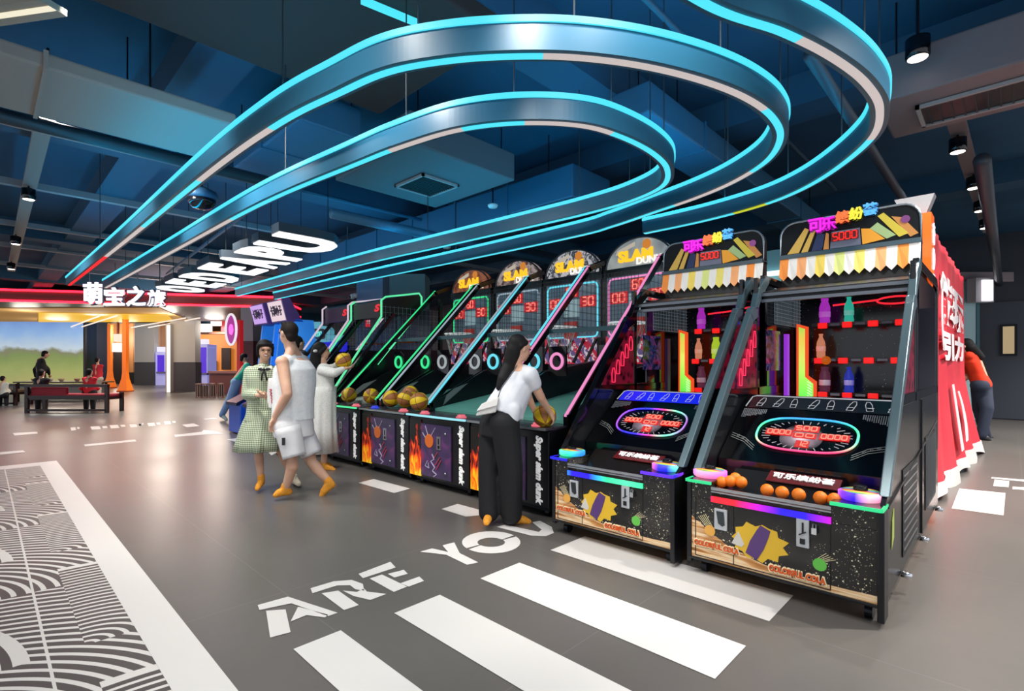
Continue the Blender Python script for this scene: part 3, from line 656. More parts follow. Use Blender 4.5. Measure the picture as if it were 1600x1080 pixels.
# two older machines at the far end with slanted marquees
def old_machine(yc, label, led, mcol):
    L = glow('led_'+led[0], led[1], led[2]); t = thing('basketball_machine', label, 'arcade machine', (3.42, yc, 0)); hw = .5
    MB().prismY([(0, .1), (0, .78), (.3, .82), (2.3, 1.0), (2.3, .1)], -hw, hw).build('cabinet', BLK, t, bevel=.006)
    MB().box(.05, 2.2, -hw+.05, hw-.05, .03, .1).build('plinth', DARK, t)
    MB().box(-.05, .3, -hw, hw, .78, .81).build('counter', mat('counter_dark', '#3c3440', .25), t, bevel=.005)
    MB().beam((-.055, -hw, .795), (-.055, hw, .795), .02).build('counter_edge', glow('trim_green', '#50f0a0', 1.0), t)
    for s in (-1, 1):
        yy = s*(hw-.02)
        MB().prismY([(.2, .8), (1.0, 1.6), (2.3, 1.6), (2.3, .9)], yy-.012, yy+.012).build('side_wall', NTSIDE, t)
        m = MB(); m.beam((.2, yy, .9), (1.25, yy, 2.18), .05); m.build('rail_post', BLKG, t)
        m = MB(); m.tube([(.17, yy, .92), (1.02, yy, 2.12), (1.02, yy, 2.38), (1.1, yy, 2.44), (1.75, yy, 2.56), (1.8, yy, 2.5), (1.8, yy, 2.3), (.95, yy, 1.35)] if s < 0 else [(.17, yy, .92), (1.02, yy, 2.12), (1.02, yy, 2.38), (1.1, yy, 2.44)], .016, 6); m.build('rail_led', L, t)
        m = MB(); m.beam((2.2, yy, .9), (2.2, yy, 2.5), .06); m.build('rear_post', BLK, t)
        m = MB()
        for i in range(14): m.beam((1.1+i*.08, yy, 1.6), (1.1+i*.08, yy, 2.3), .004)
        for i in range(8): m.beam((1.05, yy, 1.65+i*.09), (2.2, yy, 1.65+i*.09), .004)
        m.build('side_net', mat('net_pale', '#7c8c98', .5), t)
    m = MB(); m.prismY([(1.06, 2.12), (1.06, 2.38), (1.12, 2.42), (1.8, 2.54), (1.84, 2.4), (1.7, 2.2)], -hw+.03, hw-.03); m.build('marquee', mcol, t)
    text('marquee_lettering', 'S', glow('print_red_lit', '#e02030', 1.0), t, (1.045, -.32, 2.27), (0, -1, 0), (0, 0, 1), w=.14, h=.12, bold=.05, shear=.4)
    MB().box(2.0, 2.04, -hw+.05, hw-.05, 1.5, 2.3).build('backboard', mat('board_grey', '#40485a', .3), t)
    hc = Vector((1.78, 0, 1.75)); hp = MB(); hp.tube([hc+Vector((.2*math.cos(q), .2*math.sin(q), 0)) for q in [2*PI*i/24 for i in range(24)]], .012, 8, closed=True); hp.build('hoop_ring', mat('hoop_orange', '#c86020', .4), t)
    return t
old_machine(7.68, 'older basketball machine with green neon outline, directly left of the row', ('neongreen', '#60f0a8', 1.0), mat('marquee_dark', '#121018', .4))
old_machine(8.75, 'older basketball machine with white neon outline and a purple marquee, farthest in the row', ('neonwhite', '#d8c8d8', .9), mat('marquee_purple', '#2a0c30', .4))
# basketballs on the counters
def basketball(c, r, label, rot, grp=None):
    o = MB().ball((0, 0, 0), r, 24).build('basketball', BALLM.m, smooth=True); o.location = c; o.rotation_euler = rot
    return tag(o, label, 'basketball', grp)
def bpos(px, py, X0): return onX(px, py, X0)
for (px, py, X0, r, lb) in [(545.5, 622, 3.62, .108, 'yellow and brown basketball on the green-edged counter beside the white dress'), (580, 625, 3.72, .108, 'basketball half hidden behind the light rails, on the green-edged counter'),
                            (611, 627, 3.62, .108, 'leftmost basketball on the grey counter'), (641, 624, 3.86, .108, 'basketball at the back of the grey counter, topmost of the group'),
                            (634, 631, 3.68, .108, 'basketball in the middle of the group on the grey counter'), (655, 634, 3.56, .108, 'basketball at the right end of the grey counter, next to the rail')]:
    p = bpos(px, py, X0); basketball((p.x, p.y, max((.862 if X0 > 3.8 else .812)+r, p.z)), r, lb, (random.random()*3, random.random()*3, random.random()*3))
# ------------------------------------------------------------------ cola machines
SP = NT('space_print', rough=.22, spec=.5)
px_, py_, pz_ = SP.xyz()
vo = SP.n('ShaderNodeTexVoronoi', {'Vector': SP.tc.outputs['Object'], 'Scale': 38.0}); star = SP.math('LESS_THAN', vo.outputs['Distance'], .16)
nn = SP.n('ShaderNodeTexNoise', {'Vector': SP.tc.outputs['Object'], 'Scale': 3.0, 'Detail': 2.0}); star = SP.math('MULTIPLY', star, SP.math('GREATER_THAN', nn.outputs[0], .45))
vo2 = SP.n('ShaderNodeTexVoronoi', {'Vector': SP.tc.outputs['Object'], 'Scale': 90.0}); st2 = SP.math('MULTIPLY', SP.math('LESS_THAN', vo2.outputs['Distance'], .14), SP.math('GREATER_THAN', nn.outputs[0], .42))
star = SP.math('MAXIMUM', star, st2)
mp = SP.n('ShaderNodeMapping', {'Vector': SP.tc.outputs['Object'], 'Scale': (1, 1.2, 26), 'Rotation': (.12, 0, 0)})
sw = SP.n('ShaderNodeTexNoise', {'Vector': mp.outputs[0], 'Scale': 1.2, 'Detail': 4.0, 'Distortion': .6})
swc = SP.ramp(sw.outputs[0], [(.34, '#8a5228'), (.43, '#d09050'), (.52, '#fbe2b8'), (.6, '#d89c5c'), (.7, '#a86830')])
# swirl height grows to the left (+y)
hz = SP.math('ADD', SP.math('MULTIPLY', SP.math('POWER', SP.math('MAXIMUM', SP.math('ADD', py_, .1), 0.0), 2.0), .62), SP.math('ADD', .13, SP.math('MULTIPLY', sw.outputs[0], .06)))
msk = SP.math('LESS_THAN', pz_, hz)
gr = SP.ramp(nn.outputs[0], [(.3, '#1c1a19'), (.7, '#35322f')])
SP.base(SP.mix(msk, SP.mix(star, gr, '#e8e0c0'), swc))
NEB = NT('night_print', rough=.15)
v3 = NEB.n('ShaderNodeTexVoronoi', {'Vector': NEB.tc.outputs['Object'], 'Scale': 30.0}); n4 = NEB.n('ShaderNodeTexNoise', {'Vector': NEB.tc.outputs['Object'], 'Scale': 5.0})
NEB.base(NEB.mix(NEB.math('LESS_THAN', v3.outputs['Distance'], .12), NEB.ramp(n4.outputs[0], [(.4, '#07080e'), (.7, '#1a1c2c')]), '#a8b0c0'))
RGBL = {}
def hue_led(name, cols, axis=1, scale=1.0, off=0.0, st=1.1):
    if name in MATS: return MATS[name]
    n = NT(name); s_ = n.xyz()[axis]; fq = n.math('FRACT', n.math('ADD', n.math('MULTIPLY', s_, scale), off+10)); k = len(cols)
    c = n.ramp(fq, [(i/(k), cc_) for i, cc_ in enumerate(cols)]+[(1.0, cols[0])]); n.emis(c, st); n.base(c); return n.m
ORG = mat('ball_orange', '#f07c10', .5)
def slog(mb_owner, s_, c, right, up, w, h, cols, name='print_lettering'):
    """slogan with a pale outline behind the coloured face"""
    n = Vector(right).normalized().cross(Vector(up).normalized())
    o = text(name, s_, cols[1], mb_owner, c, right, up, w=w*1.05, h=h*1.45, bold=.13, depth=.002)
    text(name, s_, cols[0], mb_owner, Vector(c)+n*.004, right, up, w=w, h=h, bold=.045, depth=.002)
LETC = NT('lettering_orange', rough=.4); lz = LETC.xyz()[2]
SLO = mat('letter_orange', '#e05a18', .4); SLP = mat('letter_cream', '#fff0c4', .4)
SILV = mat('silver_plate', '#c4c8cc', .35, .25)
def bottle_prof(k):
    if k == 0: return [(.001, 0), (.043, .0), (.048, .02), (.046, .07), (.05, .10), (.05, .17), (.036, .215), (.03, .235), (.034, .24), (.034, .265), (.001, .266)]
    if k == 1: return [(.001, 0), (.038, .0), (.043, .02), (.036, .08), (.043, .14), (.038, .18), (.02, .225), (.017, .24), (.02, .242), (.02, .262), (.001, .264)]
    return [(.001, 0), (.034, .0), (.04, .02), (.04, .15), (.034, .18), (.018, .22), (.016, .24), (.02, .242), (.02, .258), (.001, .26)]
BU = NT('burst_grey', rough=.4); bq = BU.n('ShaderNodeVectorMath', {0: BU.tc.outputs['Generated'], 1: (.5, .5, .5)}, operation='DISTANCE'); bc = BU.ramp(bq.outputs['Value'], [(0, '#e8d8e0'), (.25, '#8a7c88'), (.6, '#101014')]); BU.emis(bc, .55); BU.base(bc); BURST = BU.m
def cola_machine(yc, label, th):
    t = thing('bottle_shooting_machine', label, 'arcade machine', (3.2, yc, 0)); hw = .525
    near = th['near']
    MB().prismY([(0, .115), (0, .50), (.02, .50), (.02, .52), (.42, .52), (.42, .60), (2.7, .60), (2.7, .115)], -hw+.02, hw-.02).build('cabinet', SP.m, t, bevel=.004)
    # front corners left and right of the ball tray
    for (y0, y1) in ((-hw+.02, -hw+.235), (hw-.16, hw-.02)):
        MB().box(0, .42, y0, y1, .5, .60).build('tray_shoulder', SP.m, t)
        m = MB(); m.prismZ([(-.03, y0-.01), (-.03, y1), (.45, y1), (.45, y0-.01)], .60, .618); m.build('shoulder_top', BLKG, t, bevel=.004)
        led = th['cornerL'] if y0 > 0 else th['cornerR']
        m = MB(); m.box(-.042, -.028, y0-.01, y1, .60, .618)
        yo = y0-.02 if y0 < 0 else y1+.005; m.box(-.035, .12, yo, yo+.012, .60, .618); m.build('corner_led', led, t)
        cy = (y0+y1)/2+(-.0)
        cx = .14
        MB().lathe([(.095, .618), (.105, .625), (.105, .655), (.09, .662)], c=(cx, cy, 0), n=32).build('button_ring', th['ringL'] if y0 > 0 else th['ringR'], t, smooth=True)
        b = MB().lathe([(.088, .64), (.088, .663), (.03, .667)], c=(cx, cy, 0), n=32).build('button_plate', hue_led('button_art', ['#d8b040', '#c04040', '#4080c0', '#50a850'], 0, 9.0, .2, .35), t, smooth=True)
        MB().lathe([(.035, .66), (.035, .685), (.03, .69), (.001, .691)], c=(cx, cy, 0), n=20).build('push_button', BLKG, b, smooth=True)
    # frame edges of the cabinet
    m = MB()
    m.box(-.015, .1, -hw-.002, -hw+.03, .03, .6); m.box(-.01, .04, hw-.03, hw, .08, .6); m.box(-.012, 0, -hw, hw, .1, .118)
    m.build('corner_frame', BLK, t, bevel=.008)
    # ball tray rail and glowing band
    m = MB(); ya, yb = -hw+.235, hw-.16
    m.box(-.012, 0, ya, yb, .565, .582); m.box(-.012, .01, ya, yb, .55, .558); m.build('tray_rail', STEEL, t)
    MB().box(-.016, -.002, ya, yb, .49, .525).build('tray_glow_band', th['band'], t)
    m = MB(); m.prismY([(.15, .525), (.42, .53), (.42, .64), (.34, .655)], ya+.02, yb-.02); m.build('tray_back', mat('tray_dark', '#17110f', .25), t)
    m = MB(); m.prismY([(.26, .62), (.36, .665), (.37, .655), (.27, .612)], ya+.02, ya+.42); o = m.build('tray_sign', mat('tray_sign_red', '#5c1418', .3), t)
    if True:
        text('tray_sign_lettering', '可乐缤纷荟', mat('print_white', '#f2f2f0', .4), o, (.308, ya+.22, .652), (0, -1, 0), (.9, 0, .4), w=.34, h=.06, bold=.02, depth=.003)
    # coin return, coin slot, padlock, door seams
    f = lambda X, Y_: onX(X, Y_, 3.2)-Vector((3.2, 1.0, 0)) + Vector((0, .015, 0))
    def q(x0, y0, x1, y1):
        a = f(x0, y0); b = f(x1, y1); return a.y, b.y, a.z, b.z
    cr = MB().box(-.014, 0, .265, .345, .325, .455).build('coin_return', SILV, t, bevel=.004)
    MB().prismX([(.33, .44), (.318, .365), (.292, .35), (.278, .36), (.284, .44)], -.018, -.014).build('coin_cup', mat('cup_dark', '#4c5054', .3, .8), cr)
    cs = MB().box(-.014, 0, -.185, -.12, .33, .49).build('coin_slot_plate', SILV, t, bevel=.004)
    m = MB(); m.box(-.02, -.014, -.158, -.15, .41, .47); m.box(-.02, -.014, -.165, -.14, .35, .38); m.beam((-.018, -.17, .42), (-.018, -.135, .4), .006); m.build('coin_slots', BLK, cs)
    m = MB(); m.box(-.03, -.008, -.225, -.2, .42, .455); m.tube([(-.02, -.205, .455), (-.02, -.205, .475), (-.02, -.22, .475), (-.02, -.22, .455)], .003, 5); m.build('padlock', CHROME, t)
    m = MB()
    for yy in (.47, .23, -.285): m.box(-.0035, 0, yy-.002, yy+.002, .13, .5)
    m.box(-.0035, 0, -.285, .47, .128, .132); m.build('door_seam', BLK, t)
    # printed pictures on the front
    def star_burst(c, r0, r1, n, m_):
        P = []
        rr = random.Random(3)
        for i in range(2*n):
            a = PI*i/n; r = (r1 if i % 2 == 0 else r0)*(1+.15*rr.random()); P.append((c[0]+r*1.25*math.cos(a), c[1]+r*.9*math.sin(a)))
        MB().prismX(P, -.0045, -.001).build('printed_burst', m_, t)
    star_burst((.085, .30), .10, .12, 11, mat('print_yellow', '#e8bc30', .4))
    A = Vector((0, .35, .94)).normalized(); B = Vector((0, .94, -.35)).normalized(); c0 = Vector((-.0075, .085, .30))
    c0 = Vector((-.0075, .085, .30)); A = Vector((0, -.4, .92)).normalized(); B = Vector((0, .92, .4)).normalized()
    m = MB(); m.prism([c0+B*u+A*v for u, v in [(-.035, -.1), (.035, -.1), (.042, -.02), (.036, .06), (.03, .1), (-.03, .1), (-.036, .06), (-.042, -.02)]], (.004, 0, 0)); m.build('printed_bottle', mat('print_purple', '#5a3a78', .3), t)
    m = MB(); m.prismX([(.24, .26), (.2, .34), (.165, .27), (.18, .25)], -.0075, -.002); m.build('printed_rocket', mat('print_offwhite', '#d8d4cc', .4), t)
    for (cy, cz, col, sg) in [(.375, .305, 'print_ball_orange', 1), (-.235, .255, 'print_ball_green', -1)]:
        MB().lathe([(.001, .003), (.034, .003), (.034, 0)], c=(-.004, cy, cz), n=24, axis=(Vector((0, 1, 0)), Vector((0, 0, 1)), Vector((-1, 0, 0)))).build('printed_comet', mat(col, '#f0b050' if sg > 0 else '#68c850', .4), t)
        m = MB()
        for k in range(5): m.beam((-.003, cy+(.026-.011*k)*sg, cz+.024), (-.003, cy+(.075-.011*k)*sg, cz+.075+.006*k if sg > 0 else cz+.045+.006*k), .0025)
        m.build('printed_comet_tail', mat('print_cream', '#e8dcb0', .4), t)
    slog(t, 'COLORFUL COLA', (-.005, .335, .215), (0, -1, .0), (0, 0, 1), .28, .034, (SLO, SLP))
    slog(t, 'COLORFUL COLA', (-.005, -.12, .17), (0, -1, .0), (0, 0, 1), .29, .036, (SLO, SLP))
    # casters
    for (cx, cy) in [(.1, -hw+.08), (.1, hw-.08), (2.55, -hw+.08), (2.55, hw-.08)]:
        m = MB(); m.cyl((cx, cy-.018, .04), (cx, cy+.018, .04), .04, n=16); m.beam((cx, cy, .05), (cx, cy, .12), .03); m.build('caster', DARK, t)
    # side walls
    for s in (-1, 1):
        yy = s*(hw-.016); y0, y1 = yy-.012, yy+.012
        MB().prismY([(.06, .12), (.06, .62), (.12, .66), (.62, 1.12), (2.72, 1.12), (2.72, .12)], y0, y1).build('side_panel', mat('side_black', '#15161b', .22), t)
        # glass window zone above
        MB().prismY([(1.45, 1.16), (1.45, 2.0), (2.5, 2.0), (2.66, 1.95), (2.66, 1.16)], y0+.004, y1-.004).build('side_window', mat('window_smoked', '#0c0a16', .08), t)
        m = MB(); 
        m.prismY([(.1, .655), (.16, .65), (1.10, 1.70), (1.03, 1.76)], y0-.012, y1+.012)
        m.prismY([(1.03, 1.76), (1.10, 1.70), (1.20, 1.74), (1.20, 1.82), (1.08, 1.81)], y0-.012, y1+.012)
        m.prismY([(1.13, 1.80), (1.20, 1.80), (1.30, 1.92), (1.46, 2.04), (1.46, 2.1), (1.40, 2.1), (1.22, 1.97)], y0-.012, y1+.012)
        m.build('side_post', mat('post_teal_grey', '#4e626a', .28, .3) if near or s < 0 else BLKG, t, bevel=.005); m = MB()
        m.prismY([(1.36, 2.04), (1.36, 2.1), (2.6, 2.1), (2.72, 2.0), (2.72, 1.95), (2.6, 2.02)], y0-.006, y1+.006)
        m.box(1.20, 1.25, y0-.003, y1+.003, 1.10, 2.06); m.box(2.64, 2.72, y0-.003, y1+.003, .6, 2.02); m.box(.6, 2.7, y0-.003, y1+.003, 1.1, 1.17)
        m.build('side_frame', BLKG, t, bevel=.005)
        # red art on the inside front triangle
        MB().prismY([(.68, 1.17), (1.10, 1.68), (1.2, 1.68), (1.2, 1.17)], y0+.004, y1-.004).build('side_art', th['art'], t)
        m = MB()
        for i in range(5):
            xx = .84+.075*i; zz = 1.19+.075*i
            pts = [(xx-.025, zz), (xx+.025, zz), (xx+.028, zz+.08), (xx+.012, zz+.13), (xx-.012, zz+.13), (xx-.028, zz+.08)]
            for j in range(6): a = pts[j]; b = pts[(j+1) % 6]; m.beam((a[0], yy-s*.014, a[1]), (b[0], yy-s*.014, b[1]), .006)
        m.build('side_art_outline', glow('art_red_lit', '#ff3058', 1.25), t)
        # lower louvres and stickers
        ys = yy+s*.0135
        m = MB(); m.box(.62, 1.25, min(ys, ys+s*.004), max(ys, ys+s*.004), .2, .72); m.box(1.75, 2.45, min(ys, ys+s*.004), max(ys, ys+s*.004), .25, .8); m.build('vent_recess', mat('vent_black', '#050608', .5), t, split=True)
        m = MB()
        for k in range(9): m.beam((.64, ys+s*.006, .24+.055*k), (1.23, ys+s*.006, .24+.055*k), .004, .008)
        for k in range(8): m.beam((1.78+.09*k, ys+s*.006, .27), (1.78+.09*k, ys+s*.006, .78), .008, .006)
        m.build('vent_bar', mat('bar_silver', '#9a9ea2', .3, .8), t, split=True)
        m = MB(); m.beam((1.5, ys+s*.004, .14), (1.5, ys+s*.004, 1.1), .012); m.beam((.1, ys+s*.004, .6), (2.6, ys+s*.004, .86), .008); m.build('panel_seam', BLK, t)
        for (xx, zz) in ([(.58, .12), (1.45, .12), (2.5, .12)] if near and s < 0 else []): MB().cyl((xx, ys, zz), (xx, ys+s*.05, zz-.01), .022, .018, 10).build('side_bolt', CHROME, t, smooth=True)
        m = MB(); m.prismY([(.22, .35), (.3, .4), (.3, .56), (.24, .5)], min(ys, ys+s*.003), max(ys, ys+s*.003)); m.build('side_sticker', mat('sticker_lime', '#a8b858', .4), t)
    # interior: dashboard (slanted), play field, shelf wall
    A_ = Vector((.40, 0, .70)); B_ = Vector((.95, 0, 1.12)); UPd = (B_-A_).normalized(); Rd = Vector((0, -1, 0)); Nd = Rd.cross(UPd)
    hwi = hw-.04
    m = MB(); m.add([A_+Vector((0, -hwi, 0)), A_+Vector((0, hwi, 0)), B_+Vector((0, hwi, 0)), B_+Vector((0, -hwi, 0))], [(0, 1, 2, 3)]); m.prismY([(.40, .70), (.95, 1.12), (1.0, 1.12), (1.0, .6), (.4, .6)], -hwi, hwi)
    ds = m.build('dashboard', BLKG, t)
    C_ = (A_+B_)/2
    def dp_(u, v, n_=.004): return C_+Rd*u+UPd*v+Nd*n_
    L_ = (B_-A_).length
    # blue or clear strip with bottle outlines at the top of the dashboard
    m = MB(); m.add([dp_(-hwi+.05, L_/2-.15, .003), dp_(hwi-.05, L_/2-.15, .003), dp_(hwi-.05, L_/2-.02, .003), dp_(-hwi+.05, L_/2-.02, .003)], [(0, 1, 2, 3)]); m.build('dashboard_strip', th['strip'], ds)
    m = MB(); m.tube([dp_(-hwi+.03, L_/2-.14), dp_(-hwi+.05, L_/2-.03), dp_(-hwi+.08, L_/2-.015), dp_(hwi-.02, L_/2-.015)], .004, 5)
    for i in range(8):
        u = -hwi+.12+i*.115; sk = (.02, .03, 0, .03, 0, .02, -.02, .02)[i]; v = L_/2-.13
        P = [dp_(u-.018, v), dp_(u+.018, v), dp_(u+.02+sk*.7, v+.06), dp_(u+.01+sk, v+.09), dp_(u-.008+sk, v+.09), dp_(u-.018+sk*.7, v+.06)]
        m.tube(P, .0025, 4, closed=True); m.tube([dp_(u-.018, v+.03), dp_(u+.02, v+.03)], .002, 4)
    m.build('dashboard_outline', glow('outline_white', '#c8ccd4', .75), ds)
    # oval led ring
    P = []; a, b = .30, .155; n = 56
    cv = -.06
    for i in range(n):
        th_ = 2*PI*i/n; ex = .62; cx = math.copysign(abs(math.cos(th_))**ex, math.cos(th_)); sx = math.copysign(abs(math.sin(th_))**.8, math.sin(th_)); P.append(dp_(a*cx, cv+b*sx, .012))
    MB().tube(P, .0075, 6, closed=True).build('oval_led', th['oval'], ds, smooth=True)
    m = MB(); rr = random.Random(5)
    for i in range(34):
        th_ = 2*PI*i/34+.05; r0 = .74+rr.random()*.12; r1 = .9+rr.random()*.06
        m.beam(dp_(a*r0*math.cos(th_)*.95, cv+b*r0*math.sin(th_)*.95), dp_(a*r1*math.cos(th_)*.95, cv+b*r1*math.sin(th_)*.95), .0035)
    m.build('oval_ticks', glow('tick_white', '#c8c0c8', .8), ds)
    GLN = NT('dash_burst', rough=.3); gx, gy, gz = GLN.xyz()
    m = MB(); m.lathe([(.001, 0), (.13, 0)], c=dp_(-.02, cv-.02, .002), n=32, axis=(Rd, UPd, Nd)); bp_ = m.build('burst_print', BURST, ds)
    for (u, v, ww, hh_, s_) in [(.0, .062, .15, .055, '500'), (-.16, .01, .17, .055, '0000'), (.0, -.006, .14, .045, '00'), (.17, .0, .17, .055, '0000'), (.0, -.085, .08, .06, '12')]:
        c_ = dp_(u, cv+v, .007); bx = MB().obox(c_, Rd*ww/2, UPd*hh_/2, Nd*.003).build('score_box', glow('score_back2', '#e01818', 1.0), ds)
        m = MB(); seven(m, s_, dp_(u, cv+v, .013), Rd, UPd, ww*.9, hh_*.8, .002); m.build('score_digits', glow('digits_pinkred', '#ff9078', 1.2), bx)
    # dotted mesh prints and star bands in the corners
    m = MB()
    for sg in (-1, 1):
        for i in range(14):
            for j in range(8-i//3):
                c_ = dp_(sg*(hwi-.03-.012*i), L_/2-.17-.012*j, .002); m.obox(c_, Rd*.003, UPd*.003, Nd*.001)
    m.build('dot_print', mat('dot_grey', '#8a9098', .4), ds)
    m = MB()
    for sg in (-1, 1):
        for k in range(3): m.tube([dp_(sg*(hwi-.02), -.09-.02*k), dp_(sg*(hwi-.12), -.13-.02*k), dp_(sg*(hwi-.2), -.2-.02*k)], .002, 4)
        for k in range(3):
            c_ = (sg*(hwi-.07-.035*k), -.115-.022*k); pts = [dp_(c_[0]+(.012 if i % 2 == 0 else .005)*math.cos(i*PI/5), c_[1]+(.012 if i % 2 == 0 else .005)*math.sin(i*PI/5)) for i in range(10)]; m.tube(pts, .0015, 3, closed=True)
    m.build('star_band_print', mat('print_silver', '#8a9090', .4), ds)
    # play field floor, rear wall, ceiling panel
    MB().box(1.0, 2.25, -hwi, hwi, .9, .93).build('play_field', mat('field_black', '#0b0b10', .2), t)
    MB().box(2.26, 2.3, -hwi, hwi, .9, 2.12).build('rear_wall', NEB.m, t)
    m = MB(); m.prismY([(1.3, 1.89), (1.3, 1.95), (1.7, 2.03), (2.6, 2.1), (2.6, 2.02)], -hwi, hwi); m.build('roof_panel', mat('roof_black', '#090a0e', .4), t)
    m = MB(); m.box(1.26, 1.30, -hwi, hwi, 1.86, 1.885); m.box(1.26, 1.32, -hwi, hwi, 1.91, 1.935); m.build('front_bar', mat('bar_grey', '#6a7078', .3, .6), t)
    # shelves with red lit number boxes, targets
    for r, zz in enumerate((1.72, 1.41, 1.11)):
        sh = MB().box(2.0, 2.26, -hwi+.02, .30, zz-.03, zz).build('shelf', mat('shelf_black', '#101218', .3), t)
        for k in range(4):
            yy = .21-.185*k+(.03 if r == 1 else 0)
            MB().box(1.97, 2.0, yy-.035, yy+.035, zz-.05, zz+.0).build('shelf_lamp', glow('lamp_red', '#f01818', 1.1), sh, bevel=.006)
            if k < 3:
                mm = MB(); mm.box(1.985, 2.0, yy-.13, yy-.06, zz-.03, zz-.01); mm.build('shelf_tag', mat('tag_grey', '#8a8c98', .4), sh)
    for (r, k, typ, col, nm) in th['bottles']:
        zz = (1.72, 1.41, 1.11)[r]; yy = .21-.185*k+(.03 if r == 1 else 0)
        o = MB().lathe([(a_*.86, b_*.84) for a_, b_ in bottle_prof(typ)], c=(2.06, yy, zz), n=20).build('target_bottle', glow('bottle_'+nm, col, .75), t, smooth=True)
        MB().lathe([(.0445, .055), (.045, .06), (.045, .10), (.0445, .105)] if typ == 0 else [(.036, .06), (.037, .065), (.038, .10), (.037, .105)], c=(2.06, yy, zz), n=20).build('bottle_label', mat('label_pale_'+nm, '#dcd8e4', .4, emit=col, es=.35), o, smooth=True)
    # vertical power gauge (green in an orange frame)
    g0 = 1.95; yy = hwi-.13
    gp = MB(); gp.prismX([(yy+.055, 1.72), (yy-.035, 1.69), (yy-.035, 1.25), (yy-.10, 1.2), (yy-.10, 1.0), (yy+.055, 1.0)], g0, g0+.04); gp = gp.build('power_gauge', glow('gauge_orange', '#f05020', 1.0), t)
    gi = MB(); gi.prismX([(yy+.035, 1.69), (yy-.015, 1.67), (yy-.015, 1.24), (yy-.08, 1.18), (yy-.08, 1.03), (yy+.035, 1.03)], g0-.006, g0); gi.build('gauge_face', hue_led('gauge_grad', ['#50e050', '#90e850', '#d0e060', '#e8c850'], 2, 1.35, -.38, 1.0), gp)
    m = MB()
    for k in range(6): m.beam((g0-.009, yy-.07, 1.05+.025*k), (g0-.009, yy-.035, 1.075+.025*k), .006)
    m.build('gauge_ticks', glow('tick_lime', '#e8ffd0', 1.0), gp)
    # left inner wall: mesh, purple neon rod, small screen
    yl = hwi-.01
    m = MB(); grid(m, (1.5, yl-.02, 1.7), (.9, 0, 0), (0, 0, .3), 26, 9, .003); m.build('inner_mesh', mat('mesh_grey', '#a8b4bc', .5, emit='#8098a0', es=.15), t)
    m = MB(); m.box(1.74, 1.80, yl-.05, yl-.02, 1.0, 1.62); m.build('neon_rod', glow('neon_'+th['rod'][0], th['rod'][1], th['rod'][2]), t)
    m = MB(); m.add([(1.30, yl-.015, 1.30), (1.66, yl-.015, 1.30), (1.66, yl-.015, 1.64), (1.30, yl-.015, 1.64)], [(0, 1, 2, 3)]); m.build('inner_print', th['iprint'], t)
    MB().tube([(2.1+.0, hwi-.33+0, 1.88)]+[(2.1, -.30+.13*math.cos(a_), 1.89+.03*math.sin(a_)) for a_ in [2*PI*i/20 for i in range(21)]][1:], .009, 6).build('red_neon_loop', glow('neon_red', '#f02838', 1.1), t)
    # awning
    nS = 14; wS = 2*(hw-.03)/nS
    for i in range(nS):
        y0 = -(hw-.03)+i*wS
        col = ['awn_white', 'awn_orange', 'awn_white', 'awn_orange2', 'awn_white', 'awn_yellow', 'awn_white', 'awn_lime', 'awn_white', 'awn_yellow2', 'awn_white', 'awn_orange2', 'awn_white', 'awn_orange'][i]
        hx = {'awn_white': '#e6e2dc', 'awn_orange': '#f09040', 'awn_orange2': '#f0a870', 'awn_yellow': '#e8d870', 'awn_lime': '#d8e088', 'awn_yellow2': '#ecd060'}[col]
        m = MB(); xs, zs = [], []
        m.add([(1.78, y0, 2.30), (1.78, y0+wS, 2.30), (1.74, y0+wS, 2.13), (1.74, y0+wS/2, 2.09), (1.74, y0, 2.13)], [(0, 1, 2, 3, 4)])
        m.add([(1.79, y0, 2.30), (1.79, y0+wS, 2.30), (1.75, y0+wS, 2.13), (1.75, y0+wS/2, 2.09), (1.75, y0, 2.13)], [(0, 1, 2, 3, 4)])
        m.build('awning_strip', mat(col, hx, .7, emit=hx, es=.14), t)
    MB().box(1.81, 1.88, -(hw-.03), hw-.03, 1.98, 2.30).build('awning_back', mat('roof_black', '#090a0e', .4), t)
    # marquee board with rounded corners
    a_, zb, zt, r_ = hw-.03, 2.31, 2.60, .12; prof = [(a_, zb), (-a_, zb)]
    prof += [(-a_+r_-r_*math.cos(q_), zt-r_+r_*math.sin(q_)) for q_ in [PI/2*i/6 for i in range(7)]]; prof += [(a_-r_+r_*math.sin(q_), zt-r_+r_*math.cos(q_)) for q_ in [PI/2*i/6 for i in range(7)]]
    mq = MB().prismX(prof, 1.80, 1.88).build('marquee', mat('marquee_night', '#0a1016', .6, spec=.2), t)
    MB().tube([(1.795, y_, z_) for y_, z_ in prof], .009, 6, closed=True).build('marquee_trim', mat('trim_silver', '#aab4bc', .25, .7), mq)
    MB().box(1.76, 1.9, -a_, a_, 2.285, 2.32).build('marquee_base', mat('teal_beam', '#2c4a58', .4), mq)
